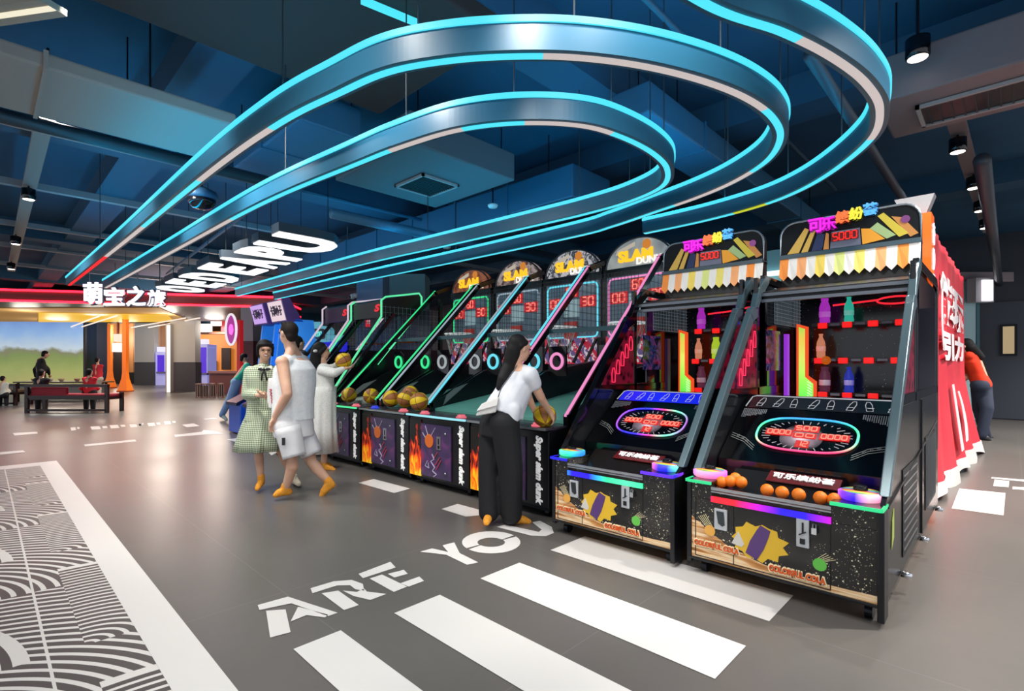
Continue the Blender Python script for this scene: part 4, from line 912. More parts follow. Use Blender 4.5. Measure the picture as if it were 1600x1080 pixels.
    for i_, (pts, cn, cx) in enumerate([([(.44, 2.33), (.35, 2.33), (.27, 2.52), (.30, 2.54)], 'plank_tan', '#b09048'), ([(.33, 2.33), (.28, 2.33), (.22, 2.5), (.25, 2.51)], 'plank_tan', '#b09048'),
                              ([(.25, 2.33), (.17, 2.33), (.15, 2.46), (.20, 2.49)], 'plank_navy', '#27304e'), ([(.16, 2.33), (.12, 2.33), (.12, 2.46), (.14, 2.47)], 'plank_brown', '#a87440'),
                              ([(-.12, 2.33), (-.27, 2.35), (-.17, 2.45), (-.11, 2.46)], 'plank_orange', '#c88a30'), ([(-.28, 2.35), (-.34, 2.37), (-.22, 2.49), (-.17, 2.45)], 'plank_green', '#8aa070'),
                              ([(-.36, 2.35), (-.42, 2.37), (-.26, 2.56), (-.22, 2.54)], 'plank_olive', '#b0a03c'), ([(-.43, 2.34), (-.48, 2.36), (-.38, 2.50), (-.31, 2.52)], 'plank_brown', '#a87440'), ([(.11, 2.33), (-.11, 2.33), (-.10, 2.47), (.10, 2.47)], 'plank_slate', '#5a6070')]):
        MB().prismX(pts, 1.792+.0003*i_, 1.80).build('marquee_picture', mat(cn, cx, .6, emit=cx, es=.3, spec=.2), mq)
    MB().lathe([(.001, .004), (.03, .003), (.03, 0)], c=(1.79, -.40, 2.48), n=18, axis=(Vector((0, 1, 0)), Vector((0, 0, 1)), Vector((-1, 0, 0)))).build('marquee_picture', glow('pic_violet', '#a040a0', .6), mq)
    bxx = MB().box(1.775, 1.79, -.095, .10, 2.385, 2.455).build('jackpot_box', glow('jack_back', '#7a1014', .5), mq)
    m = MB(); seven(m, '5000', (1.77, .0, 2.42), Rd, (0, 0, 1), .18, .065, .003); m.build('jackpot_digits', glow('jack_digits', '#ff2418', 1.3), bxx)
    for ch, y_, z_, cn, cx, sz in [('可', .21, 2.53, 'neon_magenta', '#e818e0', .115), ('乐', .115, 2.53, 'neon_magenta', '#e818e0', .11), ('缤', .015, 2.565, 'neon_orange', '#ff7840', .10), ('纷', -.08, 2.575, 'neon_yellow', '#f0e840', .10), ('荟', -.175, 2.59, 'neon_sky', '#58b8ff', .10)]:
        text('marquee_character', ch, glow(cn, cx, 1.15), mq, (1.765, y_, z_+.01), Rd, (0, 0, 1), w=sz, h=sz*1.02, bold=.025, depth=.012)
        text('character_backing', ch, mat(cn+'_side', tuple(c*.35 for c in lin(cx)), .4), mq, (1.785, y_-.003, z_+.004), Rd, (0, 0, 1), w=sz*1.12, h=sz*1.12, bold=.07, depth=.006)  # wider, darker copy of each character set behind its face
    return t
def art(name, a, b, e=.5):
    n = NT(name, rough=.2); q = n.n('ShaderNodeTexVoronoi', {'Vector': n.tc.outputs['Object'], 'Scale': 13.0}); c = n.ramp(q.outputs['Distance'], [(.2, a), (.55, b)]); n.base(c); n.emis(c, e); return n.m
ARTR = art('art_crimson', '#16050e', '#6a1028', .5)
IP = NT('inner_nebula', rough=.1); q = IP.n('ShaderNodeTexNoise', {'Vector': IP.tc.outputs['Object'], 'Scale': 9.0, 'Detail': 5.0, 'Distortion': 2.0}); c = IP.ramp(q.outputs[0], [(.4, '#0c0a18'), (.55, '#2c3a70'), (.66, '#a03060')]); IP.base(c); IP.emis(c, .3)
GRN = glow('led_spring', '#30e090', 1.1); BLU = glow('led_blue', '#2020f8', 1.2); PNK = glow('led_pinkish', '#f060b0', 1.0)
th1 = dict(near=True, cornerL=GRN, cornerR=GRN, ringL=hue_led('ring_a', ['#f070b0', '#ff90b0', '#4020f0'], 1, 3.2, -.2), ringR=hue_led('ring_b', ['#3020f8', '#7030f0', '#f080b0', '#ffb0c0'], 1, 4.0, .55),
           band=hue_led('band_a', ['#e02030', '#c010c0', '#2818f0', '#2818f0', '#c010c0', '#e02030'], 1, 1.3, .55, .9), oval=hue_led('oval_a', ['#60f0b0', '#40e090', '#2020f0', '#e03080', '#e04070'], 2, 3.0, .4),
           strip=mat('strip_dark', '#15171c', .2), art=ARTR, rod=('purple', '#9830d8', .9), iprint=IP.m,
           bottles=[(0, 0, 0, '#b030c0', 'violet'), (0, 1, 1, '#30b8a0', 'teal'), (1, 0, 2, '#d88868', 'peach'), (2, 0, 0, '#5c2840', 'wine'), (2, 1, 1, '#2838b0', 'navy'), (2, 3, 0, '#2030a0', 'royal')])
th2 = dict(near=False, cornerL=BLU, cornerR=hue_led('corner_c', ['#2020f8', '#8030f0'], 0, 4.0), ringL=hue_led('ring_c', ['#2828f0', '#30e0a0', '#60f0c0'], 1, 3.0, .1), ringR=hue_led('ring_d', ['#60e0c0', '#2828f8', '#3030f8', '#e060b0'], 1, 4.2, .1),
           band=hue_led('band_b', ['#2818f0', '#30d890', '#50e8a0', '#30d890', '#2818f0'], 1, 1.25, .6, .9), oval=hue_led('oval_b', ['#70f0c0', '#e04090', '#3030f8', '#3030f8', '#a050c0'], 1, 1.6, .3),
           strip=mat('strip_blue', '#1820c0', .2, emit='#1018b8', es=.6), art=ARTR, rod=('dim', '#3a1c50', .3), iprint=IP.m,
           bottles=[(0, 0, 0, '#a030c0', 'violet'), (0, 2, 1, '#3028d8', 'blue'), (1, 0, 2, '#d88868', 'peach'), (1, 1, 0, '#b8d830', 'lime'), (2, 0, 0, '#5c2840', 'wine')])
cola_machine(.985, 'black bottle shooting machine with orange balls in its tray, next to the red banner', th1)
cola_machine(2.12, 'black bottle shooting machine with blue dashboard strip and empty tray beside the basketball row', th2)
# orange balls
for (px, py, X0, lb) in [(1127, 753, 3.29, 'orange plastic ball at the far left of the tray'), (1141, 751, 3.31, 'second orange plastic ball from the left in the tray'), (1158, 750, 3.33, 'third orange plastic ball from the left in the tray, in the heap'), (1149, 745, 3.42, 'orange plastic ball on the heap at the left of the tray'),
                         (1198.5, 766, 3.27, 'orange plastic ball right of the gap in the tray'), (1222, 769.5, 3.27, 'orange plastic ball in the middle of the tray'), (1248, 773, 3.27, 'orange plastic ball right of the middle of the tray'),
                         (1282, 778, 3.27, 'second orange plastic ball from the right end of the tray'), (1304, 781, 3.27, 'orange plastic ball at the right end of the tray')]:
    p = onX(px, py, X0); o = MB().ball((0, 0, 0), .037, 18).build('plastic_ball', ORG, smooth=True); o.location = (p.x, p.y, max(.563, min(p.z, .61))); tag(o, lb, 'ball', 'orange balls in the tray')
p = onX(1291, 557, 5.2); o = MB().ball((0, 0, 0), .038, 18).build('plastic_ball', glow('ball_lit', '#f07010', .5), smooth=True); o.location = (5.19, p.y, 1.388); tag(o, 'orange plastic ball lying on the middle shelf beside the peach bottle', 'ball')
# ------------------------------------------------------------------ the far hall
def fb(mb, x0, y0, x1, y1, d, th):
    """box whose front face spans the given picture rectangle at distance d, going back by th"""
    P = [onD(x0, y1, d), onD(x1, y1, d), onD(x1, y0, d), onD(x0, y0, d)]; mb.prism(P, FW*th); return mb
def fthing(name, label, cat, px, py, d, group=None):
    return thing(name, label, cat, onD(px, py, d), 0, group)
def fpart(t, name, m, rects, d, th, **k):
    mb = MB()
    for r in rects: fb(mb, *r, d, th)
    loc = t.location; mb.v = [(v[0]-loc.x, v[1]-loc.y, v[2]-loc.z) for v in mb.v]
    return mb.build(name, m, t, **k)
RB = mat('canopy_red_brown', '#3a1a20', .4)
# red edged canopy
A0 = onD(-60, 452, 18.6); A1 = onD(430, 466, 21); B1 = onD(470, 478, 25.5); C1 = onD(440, 500, 27.6); C0 = onD(-60, 500, 27.6)
cz0, cz1 = 3.68, 4.12
t = thing('red_canopy', 'dark canopy edged with two red neon lines over the far play area', 'canopy', (A0.x, A0.y, cz0))
L0 = Vector((A0.x, A0.y, cz0)); pl = [A0, A1, B1, C1, C0]
MB().prism([Vector((p.x, p.y, cz0))-L0 for p in pl], (0, 0, cz1-cz0)).build('canopy_body', RB, t)
m = MB()
for zz in (cz0+.02, cz1-.02):
    for a, b in ((A0, A1), (A1, B1)): m.beam(Vector((a.x, a.y, zz))-L0-FW*.06, Vector((b.x, b.y, zz))-L0-FW*.06, .07)
m.build('red_neon_line', glow('neon_canopy_red', '#ff1020', 12), t)
m = MB(); m.prism([Vector((p.x, p.y, cz0-.03))-L0 for p in [onD(-60, 480, 21), onD(250, 480, 21), onD(300, 490, 27.5), onD(-60, 490, 27.5)]], (0, 0, .02)); m.build('canopy_lining', mat('lining_tan', '#b8945c', .7, emit='#a87838', es=.25), t)  # warm light on the tan lining put in as a weak glow
m = MB(); m.prism([Vector((p.x, p.y, cz0-.06))-L0 for p in [onD(60, 480, 22.5), onD(262, 480, 23.5), onD(272, 490, 27.4), onD(60, 490, 27.4)]], (0, 0, .02)); m.build('yellow_lit_ceiling', glow('ceiling_yellow_glow', '#f0b818', .95), t)  # glowing sheet stands in for yellow light on the canopy ceiling
m = MB()
for (xa, ya, xb, yb) in [(108, 513, 155, 494), (124, 514, 184, 493), (205, 517, 290, 497), (232, 512, 312, 497)]:
    p = onZ(xa, ya, cz0-.12) if ya < 508 else onD(xa, ya, 27); q = onZ(xb, yb, cz0-.12)
    p = onZ(xa, min(ya, 512), cz0-.12); m.beam(p-L0, q-L0, .05)
m.build('light_tube', glow('tube_pale_pink', '#f0d8c8', 1.2), t)
m = MB()
for px in (60, 200, 340): p = onD(px, 460, 22); m.cyl(Vector((p.x, p.y, cz1))-L0, Vector((p.x, p.y, 4.6))-L0, .02, n=6)
m.build('hanger_rod', DARK, t, split=True)
# neon characters in front of the canopy
t = fthing('neon_character_sign', 'white glowing four-character sign hanging in front of the red canopy', 'sign', 197, 480, 16.5)
for ch, x0, x1, y0, y1 in [('萌', 131, 162, 440, 477), ('宝', 163, 196, 448, 479), ('之', 198, 229, 446, 480), ('旅', 231, 260, 452, 480)]:
    c = onD((x0+x1)/2, (y0+y1)/2, 16.5)-t.location; w_ = (x1-x0)/F_PX*16.5; h_ = (y1-y0)/F_PX*16.5
    text('character', ch, glow('char_white', '#f4f0ff', 1.5), t, c-FW*.03, RT, UP, w=w_*.95, h=h_*.92, bold=.03, depth=.03)
    text('character_case', ch, mat('char_case', '#38405a', .4), t, c+FW*.03, RT, UP, w=w_*1.05, h=h_*1.02, bold=.08, depth=.03)
m = MB()
for px in (140, 180, 215, 250):
    p = onD(px, 440, 16.5)-t.location; m.cyl(p, p+UP*(4.6-onD(px, 440, 16.5).z), .012, n=5)
m.build('hanger_rod', STEEL, t, split=True)
# screen with a meadow
g = NT('meadow_picture', rough=.5)
gz = g.xyz('Generated')[2]; gx = g.xyz('Generated')[0]
nz = g.n('ShaderNodeTexNoise', {'Vector': g.tc.outputs['Generated'], 'Scale': 5.0, 'Detail': 5.0})
h_ = g.math('ADD', gz, g.math('MULTIPLY', g.math('SUBTRACT', nz.outputs[0], .5), .22))
c = g.ramp(h_, [(0, '#a09c62'), (.2, '#8f9858'), (.38, '#74864c'), (.45, '#77785c'), (.5, '#b0c0cc'), (.7, '#86a8d0'), (1, '#5478c4')]); g.emis(c, .85); g.base('#000000' and c)
t = fthing('projection_screen', 'huge lit screen showing a green meadow under blue sky', 'screen', 40, 600, 30)
fpart(t, 'screen_picture', g.m, [(-60, 486, 130, 600)], 30, .05); fpart(t, 'screen_frame', BLK, [(-60, 481, 133, 486), (130, 486, 133, 604), (-60, 600, 133, 604)], 29.95, .12)
fpart(t, 'screen_base', mat('base_white', '#b8b4ae', .6), [(-60, 604, 133, 606)], 30, .3)
# dark curtain, wooden wall
t = fthing('dark_curtain_column', 'navy column right of the meadow screen', 'column', 141, 605, 30.6); fpart(t, 'column_body', mat('navy', '#1f2c40', .6), [(131, 486, 151, 605)], 30.6, .8)
WOODW = NT('slat_wood', rough=.5); wx = WOODW.xyz()
s_ = WOODW.math('FRACT', WOODW.math('MULTIPLY', WOODW.math('SUBTRACT', wx[0], wx[1]), 2.2)); WOODW.base(WOODW.ramp(s_, [(0, '#5a361c'), (.2, '#a87040'), (.9, '#b87c48')]))
t = fthing('wood_slat_partition', 'warm wooden slatted partition behind the orange pillars', 'partition', 215, 600, 36); fpart(t, 'slat_wall', WOODW.m, [(148, 505, 262, 582)], 36, .3); fpart(t, 'dark_base', BLK, [(148, 582, 262, 600)], 36, .25)
fpart(t, 'doorway', mat('doorway_dark', '#241612', .6), [(176, 550, 193, 596)], 35.9, .1)
# orange pillars with flared feet
def flare(px, d, yb, label, s=1.0):
    b = onZ(px, yb, 0); t = thing('orange_pillar', label, 'pillar', b)
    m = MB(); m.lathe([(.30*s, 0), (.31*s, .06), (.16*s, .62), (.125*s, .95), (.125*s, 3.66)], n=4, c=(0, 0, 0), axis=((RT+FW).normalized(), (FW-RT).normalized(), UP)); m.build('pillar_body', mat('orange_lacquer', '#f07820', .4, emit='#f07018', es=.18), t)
    m = MB(); m.lathe([(.33*s, 0), (.33*s, .05)], n=4, axis=((RT+FW).normalized(), (FW-RT).normalized(), UP)); m.build('pillar_foot', mat('orange_dark', '#a04010', .5), t)
flare(172, 31, 606.5, 'orange pillar with a flared foot, farther and left of the pair', 1.05); flare(196, 25.8, 612, 'orange pillar with a flared foot, nearer and right of the pair', 1.1)
t = fthing('lantern_sign', 'white lit box sign hanging between the two orange pillars', 'sign', 184, 550, 28); fpart(t, 'lower_box', glow('lantern_white', '#fff4ec', 1.3), [(175, 536, 192, 550)], 28, .4)
fpart(t, 'upper_box', glow('lantern_cream', '#f8ddc8', 1.1), [(177, 522, 190, 534)], 28, .3); fpart(t, 'sign_post', mat('orange_dark', '#a04010', .5), [(182, 477, 184, 522)], 28.1, .1)
t = fthing('red_white_column', 'slim column, white above and coral below, beside the navy column', 'column', 152, 596, 33); fpart(t, 'column_bottom', mat('coral', '#d86848', .5), [(148, 529, 156, 602.8)], 33, .4); fpart(t, 'column_top', mat('pale_grey', '#b8b4b0', .5), [(148.5, 503, 155.5, 529)], 33, .35)
# grey columns
for (x0, x1, yt, ym, yb, lb) in [(210, 241, 505, 566, 602, 'grey column with a dark lower half, farther one'), (266, 305, 500, 566, 612, 'big grey column with a dark lower half, nearer one')]:
    d = F_PX*EYE/(yb-HOR); t = fthing('grey_column', lb, 'column', (x0+x1)/2, yb, d); t.location.z = 0
    fpart(t, 'column_upper', mat('col_grey', '#c4c2c0', .6), [(x0, yt, x1, ym)], d, .45); fpart(t, 'column_lower', mat('col_dark', '#504e56', .6), [(x0-.5, ym, x1+.5, yb)], d-.02, .5)
t = fthing('light_strip_post', 'bright white vertical light strip left of the big grey column', 'light', 262, 611, 25.5); fpart(t, 'strip_glow', glow('strip_white', '#fff2e4', 1.3), [(260.5, 508, 264, 613)], 25.0, .1); fpart(t, 'strip_back', mat('pale_grey', '#b8b4b0', .5), [(258.5, 506, 265, 613)], 25.12, .3)
# claw machines
for (x0, x1, yt, yb, lb, d) in [(243, 258, 542, 602, 'purple lit claw machine seen between the two grey columns', 33), (306, 324, 530, 604, 'white and purple claw machine right of the big grey column', 30)]:
    d = F_PX*EYE/(yb-HOR); t = fthing('claw_machine', lb, 'arcade machine', (x0+x1)/2, yb, d); t.location.z = 0
    fpart(t, 'cabinet', mat('claw_white', '#c8c8e0', .4, emit='#9090e0', es=.3), [(x0, yb-20, x1, yb), (x0, yt+12, x0+1.2, yb-20), (x1-1.2, yt+12, x1, yb-20), (x0, yt+8, x1, yt+13)], d, 1.0)
    fpart(t, 'glass_box', glow('claw_purple', '#5a30d8', .9), [(x0+1.5, yt+13, x1-1.5, yb-20)], d+.1, .8); fpart(t, 'header', glow('claw_header', '#e8e4f8', 1.1), [(x0+2, yt, x1-3, yt+8)], d, .4)
    fpart(t, 'control_panel', mat('claw_panel', '#8078a8', .4), [(x0+1, yb-21, x1-1, yb-18)], d-.2, .25)
# food stall
t = fthing('food_stall', 'orange lit stall with white lit signboards at the far side', 'stall', 335, 600, 29)
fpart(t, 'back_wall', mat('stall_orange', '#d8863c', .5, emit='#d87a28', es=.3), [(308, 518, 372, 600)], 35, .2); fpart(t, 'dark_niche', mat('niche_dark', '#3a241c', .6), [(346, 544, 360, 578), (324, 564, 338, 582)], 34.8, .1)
fpart(t, 'signboard', glow('stall_white', '#fff6f0', 1.2), [(307, 506, 327, 519), (329, 500, 345, 509)], 28.5, .3); fpart(t, 'red_signboard', glow('stall_red', '#d82028', .9), [(345, 497, 356, 519)], 28.6, .3)
fpart(t, 'stall_beam', mat('beam_brown', '#5a3a30', .5), [(304, 519, 372, 522)], 28.6, .4); fpart(t, 'stall_post', mat('beam_brown', '#5a3a30', .5), [(304, 519, 306, 608), (370, 519, 372, 608)], 28.6, .3)
t = fthing('counter', 'reddish brown counter behind the row of small stools', 'counter', 345, 602, 24); fpart(t, 'counter_body', mat('counter_maroon', '#8a5450', .4), [(327, 583, 372, 615)], 24, .6); fpart(t, 'counter_top', mat('counter_pink', '#b07c78', .3), [(325, 580, 374, 583.5)], 23.8, .9)
k = 0
for px, lb in [(311, 'dark openwork drum stool, leftmost in the row by the counter'), (320.5, 'openwork drum stool, second from the left by the counter'), (332, 'openwork drum stool, third from the left by the counter'), (345, 'openwork drum stool, rightmost in the row by the counter')]:
    b = onZ(px, 622-k*.2, 0); t = thing('drum_stool', lb, 'stool', b); 
    MB().lathe([(.09, .03), (.10, .25), (.09, .5)], n=12).build('stool_core', mat('stool_core', '#2a201e', .6), t)
    m = MB()
    for i in range(8): a = 2*PI*i/8; m.beam((.115*math.cos(a), .115*math.sin(a), .02), (.115*math.cos(a), .115*math.sin(a), .54), .022)
    m.build('stool_slat', mat('stool_brown', '#7a6058', .5), t); MB().lathe([(.125, .54), (.13, .56), (.125, .59), (.001, .6)], n=16).build('stool_seat', mat('stool_brown', '#7a6058', .5), t); MB().lathe([(.12, 0), (.128, .04), (.12, .05)], n=16).build('stool_base', mat('stool_brown', '#7a6058', .5), t); k += 1
# round pink sign on a red post, pale pillar
t = fthing('round_sign', 'round pink lit sign in a white rim on a red post', 'sign', 364, 600, 15.5); 
c = onD(361.5, 515, 15.5)-t.location; ax = (RT, UP, -FW)
m = MB(); 
P = [c+RT*(.16*math.cos(a))+UP*(.46*math.sin(a)) for a in [2*PI*i/32 for i in range(32)]]; m.prism(P, FW*.08); m.build('sign_face', glow('sign_magenta', '#b03898', .9), t)
MB().tube([p-FW*.02 for p in P], .035, 6, closed=True).build('sign_rim', glow('rim_white', '#f0e8f0', 1.0), t)
MB().prism([c-FW*.01+RT*(.07*math.cos(a))+UP*(.17*math.sin(a)) for a in [2*PI*i/12+(.2 if i % 2 else 0) for i in range(12)]], -FW*.02).build('sign_flower', glow('flower_pink', '#ff70e0', 1.2), t)
fpart(t, 'sign_post', glow('post_red', '#c02028', .6), [(370, 500, 375, 639.5)], 15.6, .2)
t = fthing('pale_pillar', 'pale pillar with a maroon lower part behind the woman in the plaid dress', 'column', 382, 620, 17); fpart(t, 'pillar_upper', mat('pillar_pale', '#c8c0c4', .6), [(376, 480, 395, 533)], 17, .8); fpart(t, 'pillar_lower', mat('pillar_maroon', '#7a4a50', .6), [(375.5, 533, 395.5, 633.8)], 16.98, .85)
# two blue machines beyond the row
def blue_machine(yc, label, sign_col, rects):
    t = thing('kids_arcade_machine', label, 'arcade machine', (3.75, yc, 0)); hw = .33
    MB().prismY([(-.3, 0.02), (-.3, .58), (.2, .86), (.9, .86), (.9, .02)], -hw, hw).build('cabinet', mat('machine_blue', '#1c58d0', .3), t, bevel=.02)
    MB().prismY([(-.36, .56), (-.36, .62), (.1, .86), (.1, .78)], -hw+.03, hw-.03).build('control_panel', mat('panel_navy', '#14204a', .3), t)
    m = MB()
    for s in (-1, 1): m.prismY([(.2, .8), (.85, .8), (.7, 2.2), (.35, 2.2)], s*hw-.03, s*hw+.03)
    m.build('side_fin', mat('machine_sky', '#4098e8', .3, emit='#2070d0', es=.3), t, split=True)
    MB().prismY([(.3, .95), (.45, 1.85), (.55, 1.85), (.5, .95)], -hw+.03, hw-.03).build('screen', mat('screen_dark', '#101828', .1, emit='#182850', es=.5), t)
    hd = MB().prismY([(.2, 2.16), (.1, 2.56), (.24, 2.6), (.5, 2.16)], -hw-.03, hw+.03).build('header', mat('header_case', '#6a4a98', .4), t)
    m = MB(); m.add([(.19, -hw, 2.18), (.19, hw, 2.18), (.095, hw, 2.54), (.095, -hw, 2.54)], [(0, 1, 2, 3)]); m.build('header_print', glow(*sign_col), hd)
    text('header_lettering', '卡通小子', mat('print_navy', '#2a1848', .4), hd, (.135, 0, 2.37), (0, -1, 0), (-.25, 0, 1), w=.52, h=.2, bold=.03, depth=.006)
    return t
blue_machine(10.9, 'blue arcade machine with a violet header, farther of the two blue ones', ('header_violet', '#c8a0e8', 1.0), None)
blue_machine(9.98, 'blue arcade machine with a pinkish white header behind the man in the tank top', ('header_rose', '#e8d0d8', 1.0), None)
# simulator with a rounded header
t = fthing('simulator_machine', 'large simulator with a rounded teal header and a deep blue screen', 'arcade machine', 500, 640, 13)
fpart(t, 'cabinet', mat('sim_dark', '#10182c', .4), [(462, 540, 556, 652)], 13.2, .8)
fpart(t, 'screen', glow('sim_blue', '#1c18d0', .9), [(466, 534, 541, 582)], 13.1, .1)
c = onD(486, 522, 12.9)-t.location
def rr(cx, w, h, r, n=6): 
    return [cx+RT*(sx*(w/2-r)+r*math.cos(a+q0))+UP*(sz*(h/2-r)+r*math.sin(a+q0)) for sx, sz, q0 in ((1, 1, 0), (-1, 1, PI/2), (-1, -1, PI), (1, -1, 1.5*PI)) for a in [PI/2*i/n for i in range(n+1)]]
MB().prism(rr(c, .98, .40, .14), FW*.3).build('header_shell', mat('sim_shell', '#88b8c8', .25, emit='#58a0b0', es=.35), t); MB().prism(rr(c-FW*.02, .72, .26, .07), FW*.03).build('header_window', mat('sim_window', '#12404c', .2), t)
text('header_lettering', '幻影飞船', glow('sim_cyan', '#70e0d8', 1.1), t, c-FW*.03, RT, UP, w=.58, h=.15, bold=.02, depth=.01)
fpart(t, 'header_wing', mat('sim_shell', '#88b8c8', .25, emit='#58a0b0', es=.35), [(517, 524, 540, 532), (470, 503, 500, 512)], 13.0, .2)
m = MB()
for r_ in (.35, .52): m.tube([onD(492, 575, 13.05)-t.location+RT*(r_*math.cos(a))+UP*(r_*.8*math.sin(a)) for a in [PI*i/18 for i in range(19)]], .008, 5)
m.build('screen_arcs', glow('arc_white', '#9088f0', 1.0), t)
fpart(t, 'header_post', mat('sim_dark', '#10182c', .4), [(470, 530, 474, 545), (500, 530, 504, 545)], 13.15, .1)
# columns behind the row, cctv
t = fthing('white_column', 'blue-tinged white column with the security camera', 'column', 578, 650, 11.5); t.location.z = 0
fpart(t, 'column_body', mat('col_bluewhite', '#8aa0c0', .6), [(557, 425, 598, 668.5)], 11.0, .6)
m = MB(); 
for i in range(8):
    p = onD(560+5*i, 490, 10.97)-t.location; q = onD(560+5*i, 612, 10.97)-t.location; m.beam(p, q, .008)
for j in range(24): p = onD(558, 492+5*j, 10.97)-t.location; q = onD(597, 492+5*j, 10.97)-t.location; m.beam(p, q, .008)
m.build('column_grid', mat('grid_dark', '#38405a', .5), t)
fpart(t, 'red_notice', mat('notice_red', '#d02838', .4, emit='#d02030', es=.4), [(571, 496, 583, 511)], 10.95, .01); fpart(t, 'notice_mark', mat('print_white', '#f2f2f0', .4), [(573.5, 500, 575, 506), (576.3, 500, 577.8, 506), (579, 500, 580.5, 506)], 10.93, .01)
t = fthing('white_column', 'wide pale teal column head behind the machine row', 'column', 632, 650, 12.3); t.location.z = 0; fpart(t, 'column_body', mat('col_teal', '#8fb4b8', .6), [(602, 428, 664, 658)], 12.3, .7)
t = fthing('security_camera', 'white security camera on the left face of the blue-tinged column', 'security camera', 553, 462, 10.9)
m = MB(); m.cyl((0, 0, 0), RT*.07, .05, n=12); m.build('camera_mount', WHITE, t); m = MB(); m.ball(-RT*.03+UP*-.02, .06, 14); m.build('camera_ball', WHITE, t, smooth=True); MB().ball(-RT*.07-FW*.03+UP*-.03, .028, 12).build('camera_lens', BLKG, t, smooth=True)
# lit wall panel between the cola machines
t = thing('wall_light_panel', 'pale mesh panel with a white tube light seen between the two cola machines', 'light', (6.5, 2.2, 0)); MB().box(0, .05, -.8, .9, 0, 2.7).build('panel_body', mat('panel_teal', '#7fb6c0', .5), t); MB().beam((-.04, -.75, 2.42), (-.04, .85, 2.42), .05).build('light_tube', glow('tube_white', '#e8ffff', 1.8), t)
# ------------------------------------------------------------------ right side: orange box sign, red banner, column, exit light
t = thing('orange_box_sign', 'tall orange box sign with white characters above the red banner', 'sign', (6.05, .52, 1.75))
MB().box(0, .25, 0, .30, -1.75, 1.0).build('sign_box', mat('sign_orange', '#f06018', .4, emit='#f05810', es=.55), t)
m = MB()
text('sign_lettering', '奇', glow('char_white', '#f4f0ff', 1.5), t, (.13, -.008, .82), (1, 0, 0), UP, w=.16, h=.2, bold=.02); text('sign_lettering', '妙', glow('char_white', '#f4f0ff', 1.5), t, (.13, -.008, .58), (1, 0, 0), UP, w=.16, h=.2, bold=.02); text('sign_lettering', '屋', glow('char_white', '#f4f0ff', 1.5), t, (.13, -.008, .34), (1, 0, 0), UP, w=.16, h=.2, bold=.02)
t2 = MB().prismX([(.56, 2.76), (.74, 2.76), (.80, 2.93), (.50, 2.93)], 6.1, 6.25).build('lamp_shade_box', mat('shade_grey', '#a8a8ac', .6)); tag(t2, 'grey tapered lamp box on top of the orange sign', 'lamp')
RC = NT('banner_cloth', rough=.6); q = RC.n('ShaderNodeTexNoise', {'Vector': RC.tc.outputs['Object'], 'Scale': 1.2, 'Detail': 3.0}); RC.base(RC.ramp(q.outputs[0], [(.35, '#c81f34'), (.65, '#e02e3e')]))
t = thing('red_banner', 'big red cloth banner with white characters draped down to the floor', 'banner', (6.35, .45, 0))
nx, nz_ = 60, 30; V = []; Fc = []
for i in range(nx+1):
    u = i/nx
    for j in range(nz_+1):
        v = j/nz_; z_ = 2.72*(1-v)+.03*v
        xx = u*4.5; fl_ = max(0, v-.55)/.45
        yy = .13-.03*u+.022*math.sin(u*30+v*2)*(.4+v)-(.05+.17*u)*fl_**1.3+.006*math.sin(u*71)
        V.append((xx, yy, z_+.05*math.sin(u*17)*(v > .95)))
for i in range(nx):
    for j in range(nz_): a = i*(nz_+1)+j; Fc.append((a, a+1, a+nz_+2, a+nz_+1))
o = MB().add(V, Fc).build('banner_cloth', RC.m, t, smooth=True); sd = o.modifiers.new('s', 'SOLIDIFY'); sd.thickness = .012
V2 = [(x_, y_-.012, z_) for x_, y_, z_ in V]
def on_cloth(u, v, off=.02):
    i = u*nx; j = v*nz_; i0, j0 = int(i), int(j); p = Vector(V[i0*(nz_+1)+j0]); return p+Vector((0, -off, 0))
o = MB().add([V2[i*(nz_+1)+j] + () if False else (V[i*(nz_+1)+j][0]+.02, V[i*(nz_+1)+j][1]-.03, V[i*(nz_+1)+j][2]*.9) for i in range(0, nx+1) for j in (nz_-2, nz_)], [(2*i, 2*i+1, 2*i+3, 2*i+2) for i in range(nx)]).build('banner_lining', mat('lining_white', '#d8d4d0', .6), t); sd = o.modifiers.new('s', 'SOLIDIFY'); sd.thickness = .01
def cloth_text(s, u, v, w, h):
    vs, fs = text_data(s, .05, .02); x0 = min(p.x for p in vs); x1 = max(p.x for p in vs); y0 = min(p.y for p in vs); y1 = max(p.y for p in vs); P = []
    for p in vs:
        uu = u+(p.x-(x0+x1)/2)/(x1-x0)*w; vv = v-(p.y-(y0+y1)/2)/(y1-y0)*h; fl_ = max(0, vv-.55)/.45
        yy = .13-.03*uu-(.05+.17*uu)*fl_**1.3
        P.append((uu*4.5, yy-.03*(.4+vv)-.016-(p.z+.02)/.04*.006, 2.72*(1-vv)+.03*vv))
    return MB().add(P, fs).build('banner_lettering', mat('banner_white', '#f0e8ea', .5), t)
cloth_text('能玩', .53, .235, .72, .22); cloth_text('引力', .55, .43, .66, .13)
P = [(.32, .98), (.42, .84), (.36, .72), (.40, .64), (.50, .68), (.52, .80), (.62, .92), (.54, .97)]
cloth_text('(', .22, .3, .07, .3); cloth_text(')', .62, .76, .12, .24); cloth_text('l', .45, .75, .05, .3)
MB().box(0, 4.4, .3, .9, 0, 2.6).build('covered_booth', mat('booth_dark', '#2a1a1e', .7), t)
t = fthing('teal_column', 'pale teal column between the red banner and the dark door', 'column', 1515, 650, 12.6); fpart(t, 'column_body', mat('col_paleteal', '#a8c8cc', .6), [(1498, 438, 1528, 656)], 12.6, .35); fpart(t, 'column_band', mat('col_tealdark', '#2f6068', .5), [(1526, 440, 1531, 656)], 12.58, .37)
